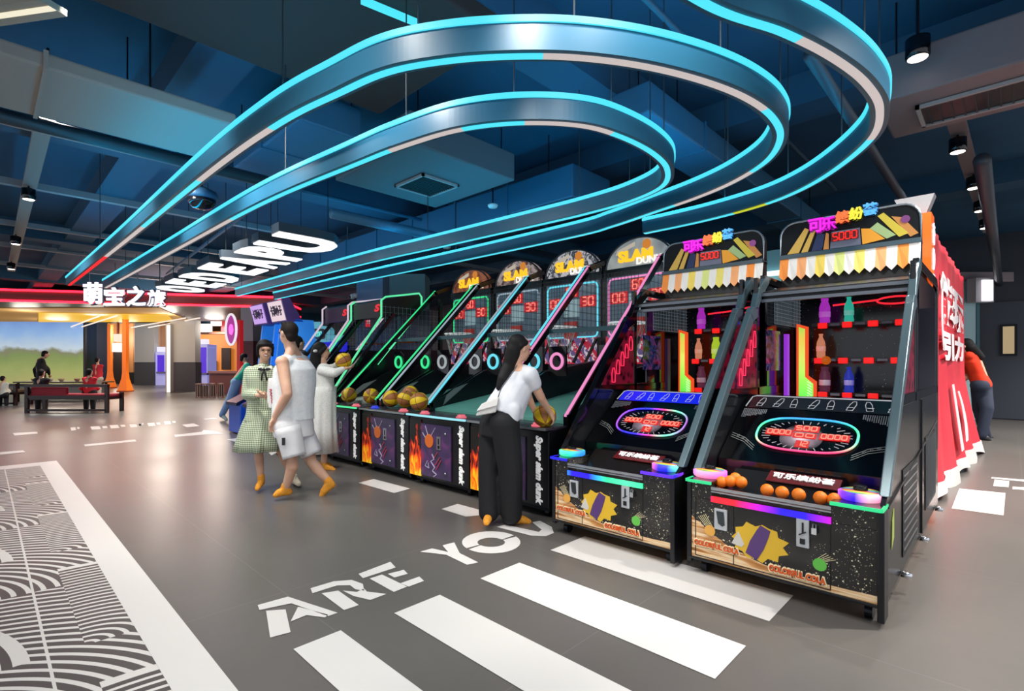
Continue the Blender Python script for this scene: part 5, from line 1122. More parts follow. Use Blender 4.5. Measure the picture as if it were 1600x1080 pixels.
t = fthing('lit_wall_sign', 'white lit box sign on the teal column, tinged pink', 'sign', 1540, 468, 12.6); fpart(t, 'sign_face', glow('exit_white', '#f8eef4', 1.3), [(1537, 437, 1552, 470)], 12.2, .06); fpart(t, 'sign_case', mat('case_grey', '#b0b0b4', .5), [(1525, 434, 1553, 472)], 12.27, .25)
t = fthing('wall_sconce_strip', 'pinkish light strip along the top of the right wall', 'light', 1560, 440, 13.5); fpart(t, 'strip_box', mat('strip_greyrose', '#8a7c80', .6), [(1500, 425, 1600, 440)], 12.6, .2)
# ------------------------------------------------------------------ benches and tables at the far left
def bench(px, py, w, label, rot=0, cush='#a01c30', h=.8):
    b = onZ(px, py, 0); t = thing('wooden_bench', label, 'bench', b, rot); D_ = mat('dark_timber', '#2a1614', .3)
    R_ = RT; Fv = FW
    def bx(mb, u0, u1, v0, v1, z0, z1): mb.prism([R_*u0+Fv*v0+UP*z0, R_*u1+Fv*v0+UP*z0, R_*u1+Fv*v1+UP*z0, R_*u0+Fv*v1+UP*z0], (0, 0, z1-z0)); return mb
    for u in (0, w-.09):
        for v in (0, .55): bx(MB(), u, u+.09, v, v+.07, 0, h if v == 0 else .55).build('leg', D_, t)
    bx(MB(), 0, w, -.02, .08, h-.08, h).build('back_rail', D_, t); bx(MB(), .05, w-.05, 0, .04, .42, .48).build('middle_rail', D_, t); bx(MB(), .05, w-.05, 0, .05, .04, .10).build('foot_rail', D_, t)
    bx(MB(), .05, w-.05, .02, .6, .36, .42).build('seat_board', D_, t); bx(MB(), .09, w-.09, .06, .6, .42, .52).build('seat_cushion', mat('cushion_'+cush[1:], cush, .7), t, bevel=.03)
    bx(MB(), .12, w*.48, .07, .16, .46, .72).build('back_cushion', mat('cushion_'+cush[1:], cush, .7), t, bevel=.03)
    return t
bench(38, 645, 2.34, 'dark wooden bench with red cushions seen from behind at the far left'); bench(-30, 634, 1.15, 'dark wooden bench cut by the left edge of the frame', cush='#6a5840', h=.72)
b = onZ(20, 628, 0); t = thing('low_table', 'long low table with dishes behind the red cushioned bench', 'table', b)
m = MB(); m.prism([RT*0+UP*.68, RT*3.0+UP*.68, RT*3.0+FW*.9+UP*.68, FW*.9+UP*.68], (0, 0, .05)); m.build('table_top', mat('table_olive', '#6a5c40', .4), t)
for u in (.1, 2.8):
    for v in (.1, .75): MB().beam(RT*u+FW*v, RT*u+FW*v+UP*.68, .08).build('leg', mat('dark_timber', '#2a1614', .3), t)
MB().prism([RT*.2+FW*.8+UP*.02, RT*2.7+FW*.8+UP*.02, RT*2.7+FW*.84+UP*.02, RT*.2+FW*.84+UP*.02], (0, 0, .5)).build('table_panel', mat('panel_pale', '#c8c2b8', .6), t)
rnd = random.Random(9)
for i, (u, cx, lb) in enumerate([(.5, '#c8b090', 'small beige dish on the low table, leftmost'), (1.0, '#e8dcd0', 'pale bowl on the low table, left of the middle'), (1.5, '#d0c0a0', 'tan cup on the low table near its middle'), (2.0, '#b88878', 'brownish bowl on the low table, right of the middle'), (2.5, '#e8c8b8', 'pinkish dish on the low table, rightmost')]):
    p = b+RT*u+FW*(.3+.1*(i % 2)); o = MB().lathe([(.04, 0), (.07, .03), (.1, .10), (.09, .10), (.03, .02), (.001, .02)], n=14).build('dish', mat('dish_%d' % i, cx, .4), smooth=True); o.location = (p.x, p.y, .735); tag(o, lb, 'dish')
# ------------------------------------------------------------------ people
def blob(name, shapes, voxel, m, parent, smooth=4, origin=None, label=None):
    """many overlapping closed shapes fused into one continuous skin"""
    mb = MB()
    for s in shapes:
        if s[0] == 'c': mb.cap(s[1], s[2], s[3], s[4], 14)
        elif s[0] == 'e': mb.ball(s[1], s[2], 18, s[3] if len(s) > 3 else None)
        elif s[0] == 'p': mb.prism(s[1], s[2])
        elif s[0] == 'l':
            V = []; n = 20; R_ = s[1]
            for (c, A, B, ra, rb) in R_:
                for k in range(n): t = 2*PI*k/n; V.append(Vector(c)+A*ra*math.copysign(abs(math.cos(t))**.85, math.cos(t))+B*rb*math.copysign(abs(math.sin(t))**.85, math.sin(t)))
            mb.add(V, [(i*n+k, i*n+(k+1) % n, (i+1)*n+(k+1) % n, (i+1)*n+k) for i in range(len(R_)-1) for k in range(n)]+[tuple(range(n))[::-1], tuple((len(R_)-1)*n+k for k in range(n))])
    o0 = origin if origin is not None else Vector((0, 0, 0))
    mb.v = [(v[0]-o0.x, v[1]-o0.y, v[2]-o0.z) for v in mb.v]
    o = mb.build('tmp', m); r = o.modifiers.new('r', 'REMESH'); r.mode = 'VOXEL'; r.voxel_size = voxel; r.use_smooth_shade = True
    if smooth: q = o.modifiers.new('s', 'SMOOTH'); q.factor = .5; q.iterations = smooth
    dg = bpy.context.evaluated_depsgraph_get(); dg.update(); me = bpy.data.meshes.new_from_object(o.evaluated_get(dg)); me.name = name
    bpy.data.objects.remove(o); n = bpy.data.objects.new(name, me); COL.objects.link(n); n.parent = parent
    if not me.materials: me.materials.append(m)
    for p in me.polygons: p.use_smooth = True
    if label: n['label'] = label
    return n
SKIN = NT('skin_light', rough=.5); q = SKIN.n('ShaderNodeTexNoise', {'Vector': SKIN.tc.outputs['Object'], 'Scale': 9.0}); SKIN.base(SKIN.ramp(q.outputs[0], [(.3, '#d9a88c'), (.7, '#e6b99e')])); SKIN.b.inputs['Subsurface Weight'].default_value = .08; SKIN = SKIN.m
HAIR = mat('hair_black', '#121012', .65, spec=.3); HAIRB = mat('hair_dark_brown', '#241a17', .7, spec=.3); SOCK = NT('sock_orange', rough=.8); q = SOCK.n('ShaderNodeTexNoise', {'Vector': SOCK.tc.outputs['Object'], 'Scale': 90.0}); SOCK.base(SOCK.ramp(q.outputs[0], [(.3, '#e89018'), (.7, '#f8b040')])); SOCK = SOCK.m
EYE_ = mat('eye_dark', '#18100e', .2); LIP = mat('lip_rose', '#b8605a', .4); TEETH = mat('teeth', '#f0ece4', .3)
def basis(f):
    f = Vector(f).normalized(); l = UP.cross(f).normalized(); u = f.cross(l); return f, l, u
def head(c, f, s=1.0, tilt=0):
    """shapes of a head looking along f, centred at c (s=1 for a 22 cm head); ears, nose, jaw included"""
    f, l, u = basis(f); B = (l, f, u); c = Vector(c)
    return [('e', c+u*.02*s-f*.012*s, (.073*s, .092*s, .098*s), B), ('e', c-u*.035*s+f*.022*s, (.058*s, .066*s, .075*s), B), ('e', c-u*.075*s+f*.045*s, (.034*s, .035*s, .03*s), B),
            ('c', c+u*.01*s+f*.082*s, c-u*.022*s+f*.098*s, .008*s, .013*s), ('e', c-u*.022*s+f*.09*s, (.017*s, .012*s, .009*s), B),
            ('e', c-u*.005*s+f*.0*s+l*.075*s, (.01*s, .019*s, .028*s), B), ('e', c-u*.005*s+f*.0*s-l*.075*s, (.01*s, .019*s, .028*s), B),
            ('e', c+u*.03*s+f*.072*s, (.05*s, .02*s, .02*s), B)]
def face_parts(parent, c, f, org, s=1.0, smile=False):
    f, l, u = basis(f); B = (l, f, u); c = Vector(c)-org
    m = MB()
    for k in (-1, 1): m.ball(c+u*.006*s+f*.083*s+l*.031*s*k, (.0135*s, .006*s, .007*s), 10, B)
    m.build('eyes', EYE_, parent, smooth=True)
    m = MB()
    for k in (-1, 1): m.tube([c+u*.033*s+f*.085*s+l*.016*s*k, c+u*.037*s+f*.083*s+l*.032*s*k, c+u*.031*s+f*.074*s+l*.048*s*k], .0022*s, 6)
    m.build('eyebrows', HAIRB, parent, smooth=True)
    MB().ball(c-u*.05*s+f*.083*s, (.024*s, .01*s, .009*s if not smile else .013*s), 12, B).build('mouth', LIP, parent, smooth=True)
    if smile: MB().ball(c-u*.049*s+f*.087*s, (.02*s, .008*s, .007*s), 12, B).build('teeth', TEETH, parent, smooth=True)
def hand(w, d, n, thumb, curl=.5, s=1.0, spread=1.0):
    """palm and five bent fingers; w wrist, d pointing direction, n palm normal (fingers curl towards it), thumb: side direction"""
    w = Vector(w); d = Vector(d).normalized(); n = (Vector(n)-d*Vector(n).dot(d)).normalized(); t = Vector(thumb); t = (t-d*t.dot(d)-n*t.dot(n)).normalized()
    S = [('c', w-d*.01*s, w+d*.03*s, .024*s, .026*s)]
    for k in (-1, -.33, .33, 1): S.append(('c', w+d*.025*s+t*.012*s*k, w+d*.078*s+t*.027*s*k, .015*s, .0125*s))
    for i, (k, L) in enumerate([(1, .068), (.36, .077), (-.32, .072), (-1, .055)]):
        p = w+d*.082*s+t*.028*s*k*spread; a = curl*(.5+.08*i); dd = d.copy()
        for j, (fr, r0, r1) in enumerate([(.45, .0105, .0095), (.31, .0095, .0088), (.24, .0088, .0075)]):
            ang = a*(1, 2.0, 2.8)[j]; v = (d*math.cos(ang)+n*math.sin(ang)+t*.10*k*spread).normalized(); q_ = p+v*L*fr*s; S.append(('c', p, q_, r0*s, r1*s)); p = q_
    p = w+d*.028*s+t*.024*s; q_ = p+(d*.55+t*.7+n*.3).normalized()*.038*s; S.append(('c', p, q_, .0145*s, .012*s)); S.append(('c', q_, q_+(d*.8+t*.25+n*.45).normalized()*.034*s, .012*s, .0095*s))
    return S
def limb(a, b, c, r): return [('c', a, b, r[0], r[1]), ('c', b, c, r[2], r[3])]
def leg_s(hip, knee, ank, s=1.0, calf=None):
    hip, knee, ank = Vector(hip), Vector(knee), Vector(ank); cf = Vector(calf) if calf is not None else Vector((0, 0, 0))
    m = knee.lerp(ank, .28)+cf*.022*s
    return [('c', hip, knee, .088*s, .054*s), ('e', knee, .054*s), ('c', knee, m, .052*s, .058*s), ('c', m, ank, .056*s, .036*s)]
def foot_s(ank, toe, s=1.0, r=1.0):
    ank, toe = Vector(ank), Vector(toe); d = (toe-ank); dh = Vector((d.x, d.y, 0)).normalized()
    heel = ank-dh*.03*s+UP*(-.035*s); ball = ank.lerp(toe, .68)-UP*.0*s; ball.z = max(min(ball.z, ank.z), toe.z)
    return [('c', ank, heel, .038*s*r, .034*s*r), ('c', heel, ball, .032*s*r, .034*s*r), ('c', ball, toe, .036*s*r, .026*s*r), ('c', ank, ball, .036*s*r, .03*s*r)]
def sock(name, ank, toe, up, parent, org, s=1.0, m=None):
    ank = Vector(ank); return blob(name, [(k[0], *k[1:3], *(x*1.09 for x in k[3:])) for k in foot_s(ank, toe, s)]+[('c', ank, ank+Vector(up), .042*s, .043*s)], .009, m or SOCK, parent, 3, org)
def loft(name, rings, m, parent, org, n=56, thick=0, closed_top=False):
    """rings: (centre, axis a, axis b, ra, rb, fold amplitude, fold count, phase)"""
    V = []; Fc = []
    for (c, A, B, ra, rb, fa, fn, ph) in rings:
        for k in range(n):
            t = 2*PI*k/n; w_ = 1+fa*(math.sin(fn*t+ph)+.45*math.sin((fn*1.7//1)*t+1.3+ph)); V.append(Vector(c)+A*ra*w_*math.cos(t)+B*rb*w_*math.sin(t)-org)
    for i in range(len(rings)-1):
        for k in range(n): Fc.append((i*n+k, i*n+(k+1) % n, (i+1)*n+(k+1) % n, (i+1)*n+k))
    if closed_top: Fc.append(tuple(range(n)))
    o = MB().add(V, Fc).build(name, m, parent, smooth=True)
    if thick: q = o.modifiers.new('s', 'SOLIDIFY'); q.thickness = thick; q.offset = 0
    return o
def J(px, py, d): return onD(px, py, d)
def tors(pts, A, B, grow=0.0):
    return ('l', [(J(x, y, d), A, B, ra+grow, rb+grow) for (x, y, d, ra, rb) in pts])
def person(label, base): return thing('person', label, 'person', base)
# ---- man in the white tank top, walking left, head turned towards the woman
D0 = 5.22; base = onZ(452, 776, 0); T = person('man in white sleeveless top and shorts with orange socks, walking left, seen from behind', base)
hc = J(450, 521, D0+.02); hf = (-RT*.92+FW*.42-UP*.02); neckT = J(456, 545, D0+.04)
hipL = J(447, 668, D0-.09); hipR = J(468, 668, D0+.12); kneeL = J(456, 717, D0-.10); ankL = J(446, 764, D0-.06); toeL = J(431, 773.5, D0-.12)
kneeR = J(487, 722, D0+.10); ankR = J(514, 753, D0+.10); toeR = J(503, 774, D0+.08)
shN = J(441, 566, D0-.12); shF = J(474, 564, D0+.22); elN = J(449, 616, D0-.20); wrN = J(429, 652, D0-.16); elF = J(462, 612, D0+.32); wrF = J(447, 640, D0+.34)
mf = (-RT*.6+FW*.7).normalized(); mA = UP.cross(mf); TM = [(460, 559, D0+.04, .07, .06), (461, 565, D0+.04, .15, .085), (461, 578, D0+.04, .20, .115), (460, 600, D0+.04, .195, .125), (459, 625, D0+.03, .18, .12), (459, 645, D0+.03, .185, .125)]
body = [tors(TM, mA, mf)]+head(hc, hf, 1.0)+[('c', J(452, 535, D0+.04), J(457, 553, D0+.05), .058, .062), ('c', neckT, J(450, 560, D0-.04), .055, .05), ('c', neckT, J(467, 560, D0+.12), .055, .05), ('c', shN, shF, .062, .062), ('c', hipL, hipR, .115, .115)]
body += [('e', shN, .066), ('c', shN, elN, .062, .047), ('c', elN, elN.lerp(wrN, .35), .046, .045), ('c', elN.lerp(wrN, .3), wrN, .044, .028)]+hand(wrN, (-RT*.35-UP*.9), (RT*.6-FW*.1), (-RT*.5-FW*.2), .55, 1.0)
body += [('c', shF, elF, .058, .045), ('c', elF, wrF, .042, .028)]+hand(wrF, (-RT*.3-UP*.9), RT*.6, -RT, .5)
body += leg_s(hipL, kneeL, ankL, 1.0, RT)+leg_s(hipR, kneeR, ankR, 1.0, RT*.4-UP*.6)+foot_s(ankL, toeL)+foot_s(ankR, toeR)
b_ = blob('body', body, .0075, SKIN, T, 3, base)
face_parts(b_, hc, hf, base)
f_, l_, u_ = basis(hf); B_ = (l_, f_, u_)
blob('hair', [('e', hc+u_*.032-f_*.022, (.08, .094, .092), B_), ('e', hc-u_*.03-f_*.055, (.066, .05, .06), B_)] + [('e', hc+u_*.1+f_*(.055-.03*k)+l_*(.03*((k % 2)*2-1)), (.028, .03, .02), B_) for k in range(4)], .009, HAIRB, T, 2, base)
TOP = NT('cloth_white_top', rough=.85); q = TOP.n('ShaderNodeTexNoise', {'Vector': TOP.tc.outputs['Object'], 'Scale': 40.0}); TOP.base(TOP.ramp(q.outputs[0], [(.3, '#eef2f3'), (.7, '#fafcfc')])); TOP = TOP.m
fw_ = (-RT*.85-FW*.1).normalized(); ax1, ax2 = fw_, UP.cross(fw_)
blob('tank_top', [('c', shN.lerp(shF, .16), shF.lerp(shN, .16), .078, .078), tors([(460, 563, D0+.04, .15, .10), (461, 577, D0+.04, .205, .138), (460, 600, D0+.04, .213, .148), (459, 625, D0+.03, .20, .142), (458, 648, D0+.03, .205, .145), (458, 656, D0+.03, .21, .148)], mA, mf), ('c', J(454, 553, D0-.0), J(448, 570, D0-.06), .045, .07), ('c', J(463, 552, D0+.09), J(473, 568, D0+.18), .045, .07)], .012, TOP, T, 5, base)
SHORT = NT('cloth_white_shorts', rough=.8); q = SHORT.n('ShaderNodeTexNoise', {'Vector': SHORT.tc.outputs['Object'], 'Scale': 5.0, 'Detail': 3.0}); SHORT.base(SHORT.ramp(q.outputs[0], [(.3, '#d6d6da'), (.7, '#ececee')])); SHORT = SHORT.m
sh = blob('shorts', [tors([(459, 650, D0+.03, .185, .13), (459, 665, D0+.03, .195, .14), (460, 682, D0+.02, .195, .14)], mA, mf), ('c', hipL, J(453, 685, D0-.1), .12, .11), ('c', hipR, J(474, 686, D0+.11), .12, .11)], .012, SHORT, T, 4, base)
for (a_, b_2, r0, r1, ph) in [(J(449, 668, D0-.09), J(460, 714, D0-.11), .122, .108, .3), (J(468, 668, D0+.11), J(488, 711, D0+.10), .12, .104, 2.)]:
    ax_ = (b_2-a_).normalized(); A_2 = UP.cross(ax_) if abs(ax_.z) < .9 else FW.cross(ax_); A_2.normalize(); B_2 = ax_.cross(A_2)
    loft('shorts_leg', [(a_.lerp(b_2, q_), A_2, B_2, r0+(r1-r0)*q_, r0+(r1-r0)*q_, .03*q_, 5, ph) for q_ in (0, .2, .45, .7, .9, 1.0)], SHORT, T, base, 40, .006)
p0 = J(443, 690, D0-.24)-base; MB().obox(p0, RT*.012, FW*.01, UP*.035).build('shorts_patch', mat('patch_black', '#202024', .6), sh)
sock('sock', ankL, toeL, (0, 0, .03), T, base); sock('sock', ankR, toeR, (ankR-kneeR).normalized()*-.03, T, base)
# ---- woman in the plaid dress
D1 = 5.55; base = onZ(408, 766, 0); T = person('smiling woman in green gingham dress with black neck bow, facing the man', base)
hc = J(414, 548, D1); hf = (RT*.55-FW*.83-UP*.05)
sL = J(391, 581, D1+.05); sR = J(430, 582, D1+.06); eL = J(386, 617, D1-.02); wL = J(404, 618, D1-.19); eR = J(433, 615, D1-.0); wR = J(421, 617, D1-.2)
hL = J(402, 655, D1+.02); hR = J(422, 655, D1+.04); kL = J(404, 706, D1); aL = J(408, 751, D1); tL = J(402, 764, D1-.16); kR = J(439, 706, D1+.14); aR = J(460, 748, D1+.22); tR = J(467, 757, D1+.08)
wf = (RT*.5-FW*.86).normalized(); wA = UP.cross(wf); TW = [(412, 570, D1+.04, .06, .05), (412, 576, D1+.04, .14, .075), (411, 590, D1+.03, .15, .095), (411, 612, D1+.03, .135, .09), (411, 635, D1+.03, .14, .1), (411, 655, D1+.03, .16, .11)]
body = [tors(TW, wA, wf)]+head(hc, hf, .98)+[('c', J(413, 556, D1+.02), J(412, 573, D1+.05), .045, .05), ('c', sL, sR, .05, .05), ('c', J(411, 590, D1+.03), J(411, 640, D1+.03), .105, .11)]
body += limb(sL, eL, wL, (.045, .036, .034, .024))+limb(sR, eR, wR, (.045, .036, .034, .024))+hand(wL, RT*.9-FW*.25, -UP*.2-FW*.6, UP*.5-RT*.2, .7, .92)+hand(wR, -RT*.55-FW*.5+UP*.1, UP*.5, -FW*.5+UP*.4, .7, .92)
body += leg_s(hL, kL, aL, .84)+leg_s(hR, kR, aR, .84)+foot_s(aL, tL, .88)+foot_s(aR, tR, .88)
b_ = blob('body', body, .0075, SKIN, T, 3, base); face_parts(b_, hc, hf, base, .98, True)
f_, l_, u_ = basis(hf); B_ = (l_, f_, u_)
blob('hair', [('e', hc+u_*.038-f_*.024, (.083, .09, .088), B_), ('e', hc-u_*.03-f_*.05, (.074, .055, .085), B_), ('c', hc+l_*.072+u_*.04+f_*.022, hc+l_*.073-u_*.055+f_*.005, .019, .013), ('c', hc-l_*.072+u_*.04+f_*.022, hc-l_*.073-u_*.055+f_*.005, .019, .013), ('c', hc+l_*.06+u_*.062+f_*.055, hc-l_*.02+u_*.066+f_*.074, .022, .02), ('c', hc-l_*.06+u_*.062+f_*.05, hc+l_*.0+u_*.07+f_*.07, .022, .022)], .009, HAIR, T, 2, base)
m = MB()
for k in (-1, 1): m.tube([hc-base+f_*.093+l_*.031*k+u_*.004+(l_*.02*math.cos(a)+u_*.016*math.sin(a)) for a in [2*PI*i/16 for i in range(16)]], .002, 5, closed=True)
m.tube([hc-base+f_*.094+l_*.011+u_*.006, hc-base+f_*.094-l_*.011+u_*.006], .002, 5); m.build('glasses', mat('glasses_gold', '#8a6a50', .3, .6), T)
GING = NT('gingham_green', rough=.85); gx, gy, gz = GING.xyz()
def chk(c, k): return GING.math('GREATER_THAN', GING.math('FRACT', GING.math('MULTIPLY', c, k)), .5)
hcd = GING.math('ADD', GING.math('MULTIPLY', gx, .8), GING.math('MULTIPLY', gy, -.8)); s_ = GING.math('MULTIPLY', GING.math('ADD', chk(hcd, 46.0), chk(gz, 46.0)), .5)
GING.base(GING.ramp(s_, [(0, '#e2e6d2'), (.5, '#aebb9c'), (1.0, '#6f8566')])); GING = GING.m
ff = (RT*.5-FW*.86).normalized(); fl2 = UP.cross(ff)
blob('dress_bodice', [tors(TW, wA, wf, .018), tors([(411, 635, D1+.03, .155, .12), (411, 658, D1+.03, .185, .14)], wA, wf), ('c', sL-UP*.01, sR-UP*.01, .06, .06),
     ('c', sL, eL, .066, .06), ('c', eL, eL.lerp(wL, .75), .06, .045), ('c', sR, eR, .064, .06), ('c', eR, eR.lerp(wR, .75), .058, .045), ('c', J(412, 574, D1+.0), J(412, 582, D1-.0), .052, .07)], .012, GING, T, 4, base)
cc = J(411, 650, D1+.03); rings = []
for (yp, ra, rb, fa) in [(640, .185, .13, .0), (652, .20, .145, .01), (658, .215, .16, .035), (675, .245, .19, .05), (690, .265, .21, .06), (703, .285, .225, .065)]:
    cx = 411-(yp-650)*.09; c = J(cx, yp, D1+.03); rings.append((c, RT, FW, ra*.9, rb, fa, 9, .4))
loft('dress_skirt', rings, GING, T, base, 90, .006)
nb = J(413, 577, D1-.12)-base; m = MB()
for k in (-1, 1): m.ball(nb+RT*.035*k-FW*.0, (.035, .014, .018), 12, (RT, FW, UP)); m.tube([nb, nb+RT*.018*k-UP*.06-FW*.01, nb+RT*.03*k-UP*.12], .01, 6)
m.ball(nb-FW*.008, .013, 10); m.build('neck_bow', mat('bow_black', '#141416', .5), T, smooth=True)
m = MB(); 
for k in (-1, 1): m.prism([nb+RT*.005*k+UP*.012-FW*.006, nb+RT*.06*k-UP*.02-FW*.0, nb+RT*.075*k+UP*.015+FW*.03, nb+RT*.05*k+UP*.04+FW*.05], -FW*.008)
m.build('collar', mat('collar_cream', '#dfe0d0', .8), T)
sock('sock', aL, tL, (0, 0, .05), T, base, .88); sock('sock', aR, tR, (0, 0, .02), T, base, .88, mat('sock_cream', '#e8dcc0', .8))
# the white bag she holds, with red writing
bg = J(425, 613, D1-.27); t = thing('plastic_bag', 'white plastic bag with small red print held by the woman in the plaid dress', 'bag', bg-UP*.15)
t_o = bg-UP*.15
blob('bag_body', [('p', [bg-RT*.035+UP*.14-FW*.02, bg+RT*.01+UP*.15-FW*.02, bg+RT*.05-UP*.05-FW*.025, bg+RT*.05-UP*.17-FW*.025, bg-RT*.03-UP*.16-FW*.025, bg-RT*.045-UP*.02-FW*.025], FW*.05)], .01, mat('bag_white', '#eeecea', .5), t, 3, t_o)
text('bag_lettering', 'PAPAS', mat('print_crimson', '#c03040', .5), t, bg-t_o-FW*.034+RT*.012-UP*.04, -UP+RT*.15, RT, w=.15, h=.022, bold=.02)
# ---- woman in the white dress aiming a ball
D2 = 6.66; base = onZ(514, 733, 0); T = person('woman with long black hair in long white dress, aiming a basketball, facing right', base)
hc = J(503, 549, D2); hf = (RT*.9+FW*.42); 
sN = J(504, 579, D2-.12); sF = J(512, 577, D2+.16); eN = J(522, 583, D2-.16); wN = J(538, 576, D2-.10); eF = J(523, 575, D2+.2); wF = J(533, 563, D2+.06)
hN = J(503, 640, D2-.07); hF = J(508, 640, D2+.1); kN = J(506, 690, D2-.07); aN = J(507, 728, D2-.06); tN = J(522, 734, D2-.06); kF = J(508, 690, D2+.1); aF = J(505, 724, D2+.12); tF = J(518, 729, D2+.12)
df = (RT*.9+FW*.42).normalized(); dA = UP.cross(df); TD = [(505, 569, D2+.02, .06, .05), (506, 576, D2+.02, .14, .075), (507, 590, D2+.02, .15, .1), (507, 605, D2+.02, .135, .09), (506, 620, D2+.02, .13, .09), (505, 645, D2+.02, .155, .11)]
body = [tors(TD, dA, df)]+head(hc, hf, .96)+[('c', J(504, 560, D2), J(505, 573, D2+.02), .045, .05), ('c', sN, sF, .05, .05), ('c', J(506, 590, D2+.02), J(506, 640, D2+.02), .1, .11)]
body += limb(sN, eN, wN, (.045, .036, .034, .024))+limb(sF, eF, wF, (.045, .036, .034, .024))+hand(wN, RT*.7+FW*.2+UP*.1, UP*.9-RT*.1+FW*.2, FW*.9, .7, .9)+hand(wF, RT*.4+FW*.2+UP*.4, -FW*.3+RT*.8, UP*.3-FW*.5, .6, .9)
body += leg_s(hN, kN, aN, .84)+leg_s(hF, kF, aF, .84)+foot_s(aN, tN, .86)+foot_s(aF, tF, .86)
b_ = blob('body', body, .008, SKIN, T, 3, base); face_parts(b_, hc, hf, base, .96)
f_, l_, u_ = basis(hf); B_ = (l_, f_, u_)
blob('hair', [('e', hc+u_*.034-f_*.026, (.082, .092, .09), B_), ('c', hc-f_*.06, J(491, 585, D2+.0), .075, .09), ('c', J(491, 585, D2), J(491, 612, D2+.0), .085, .04), ('c', hc+l_*.06+u_*.05+f_*.04, hc+l_*.07-u_*.03-f_*.03, .022, .03), ('c', hc-l_*.06+u_*.05+f_*.04, hc-l_*.07-u_*.03-f_*.03, .022, .03)], .011, HAIR, T, 3, base)
MB().ball(hc-base-f_*.07-l_*.05+u_*.0-FW*.04, (.03, .02, .02), 10).build('hair_clip', WHITE, T, smooth=True)
WD = NT('cloth_white_dress', rough=.9); q = WD.n('ShaderNodeTexVoronoi', {'Vector': WD.tc.outputs['Object'], 'Scale': 45.0}); WD.base(WD.ramp(q.outputs['Distance'], [(.1, '#e4eadf'), (.5, '#f8f8f4')])); WD = WD.m
blob('blouse', [('c', sN, sF, .062, .062), tors(TD[:-1], dA, df, .02), tors([(507, 598, D2+.02, .16, .12), (507, 611, D2+.02, .165, .13)], dA, df), ('c', sN, eN, .068, .062), ('c', eN, eN.lerp(wN, .8), .06, .04), ('c', sF, eF, .064, .058), ('c', eF, eF.lerp(wF, .75), .056, .04), ('c', J(505, 572, D2+.0), J(506, 580, D2), .052, .07)], .013, WD, T, 4, base)
rings = []
for (yp, ra, rb, fa, cx) in [(604, .15, .17, 0, 506.5), (615, .15, .17, .015, 506), (640, .155, .19, .03, 505.5), (670, .165, .20, .045, 505), (706, .185, .22, .055, 505)]: rings.append((J(cx, yp, D2+.02), RT, FW, ra, rb, fa, 8, 1.1))
loft('dress_skirt', rings, WD, T, base, 80, .006)
sock('sock', aN, tN, (0, 0, .03), T, base, .86); sock('sock', aF, tF, (0, 0, .03), T, base, .86)
pb = J(536.5, 564, D2+.03); basketball(pb, .105, 'yellow and brown basketball held up by the woman in the white dress', (.4, 1.1, .3))
# ---- woman in black trousers leaning over the pink machine
D3 = 4.33; base = onZ(787, 818, 0); T = person('woman in white blouse and black trousers leaning over the counter, white bag on her shoulder', base)
hc = J(813, 545, D3+.12); hf = (RT*.86+FW*.45-UP*.18)
sN = J(829, 588, D3-.06); sF = J(810, 580, D3+.28); eN = J(845, 621, D3+.02); wN = J(859, 643, D3+.12); eF = J(826, 622, D3+.34); wF = J(836, 643, D3+.34)
hN = J(789, 662, D3-.07); hF = J(771, 662, D3+.14); kF = J(765, 735, D3+.08); aF = J(764, 803, D3+.02); tF = J(760, 817, D3-.14); kN = J(798, 735, D3-.04); aN = J(799, 806, D3+.02); tN = J(826, 815.5, D3+.06)
kf = (RT*.86+FW*.45).normalized(); kA = UP.cross(kf); sp_ = (J(815, 578, D3+.1)-J(786, 652, D3+.04)).normalized(); kB = sp_.cross(kA).normalized(); TK = [(817, 574, D3+.11, .06, .05), (816, 582, D3+.1, .15, .08), (810, 600, D3+.09, .165, .1), (801, 622, D3+.07, .15, .1), (792, 642, D3+.05, .15, .105), (784, 658, D3+.04, .165, .12)]
body = [tors(TK, kA, kB)]+head(hc, hf, .99)+[('c', J(808, 553, D3+.12), J(806, 570, D3+.12), .047, .052), ('c', J(806, 570, D3+.12), J(818, 584, D3+.1), .05, .05), ('c', sN, sF, .055, .055), ('c', J(812, 597, D3+.1), J(784, 650, D3+.04), .108, .115)]
body += limb(sN, eN, wN, (.046, .038, .036, .025))+limb(sF, eF, wF, (.046, .038, .036, .025))+hand(wN, RT*.35+FW*.3-UP*.62, -RT*.75+FW*.2-UP*.1, FW*.8, .65, .98)+hand(wF, RT*.7-UP*.25+FW*.1, -UP*.3-FW*.5+RT*.2, UP*.8, .6, .98)
body += leg_s(hN, kN, aN, .9)+leg_s(hF, kF, aF, .9)+foot_s(aN, tN, .93)+foot_s(aF, tF, .93)
b_ = blob('body', body, .0075, SKIN, T, 3, base); face_parts(b_, hc, hf, base, .99)
f_, l_, u_ = basis(hf); B_ = (l_, f_, u_)
blob('hair', [('e', hc+u_*.034-f_*.034, (.081, .088, .09), B_), ('c', hc-f_*.06-u_*.02, J(795, 572, D3+.1), .07, .06), ('c', J(795, 572, D3+.1), J(785, 592, D3+.02), .06, .045), ('c', J(785, 592, D3+.02), J(779, 606, D3-.0), .045, .025), ('c', hc+l_*.055+u_*.06+f_*.022, hc+l_*.07-u_*.0-f_*.03, .02, .024), ('c', hc-l_*.055+u_*.06+f_*.022, hc-l_*.07+u_*.01-f_*.035, .02, .022)], .011, HAIR, T, 3, base)
BL = NT('cloth_white_blouse', rough=.85); q = BL.n('ShaderNodeTexNoise', {'Vector': BL.tc.outputs['Object'], 'Scale': 6.0, 'Detail': 3.0}); BL.base(BL.ramp(q.outputs[0], [(.3, '#cfd3dc'), (.7, '#e8eaee')])); BL = BL.m
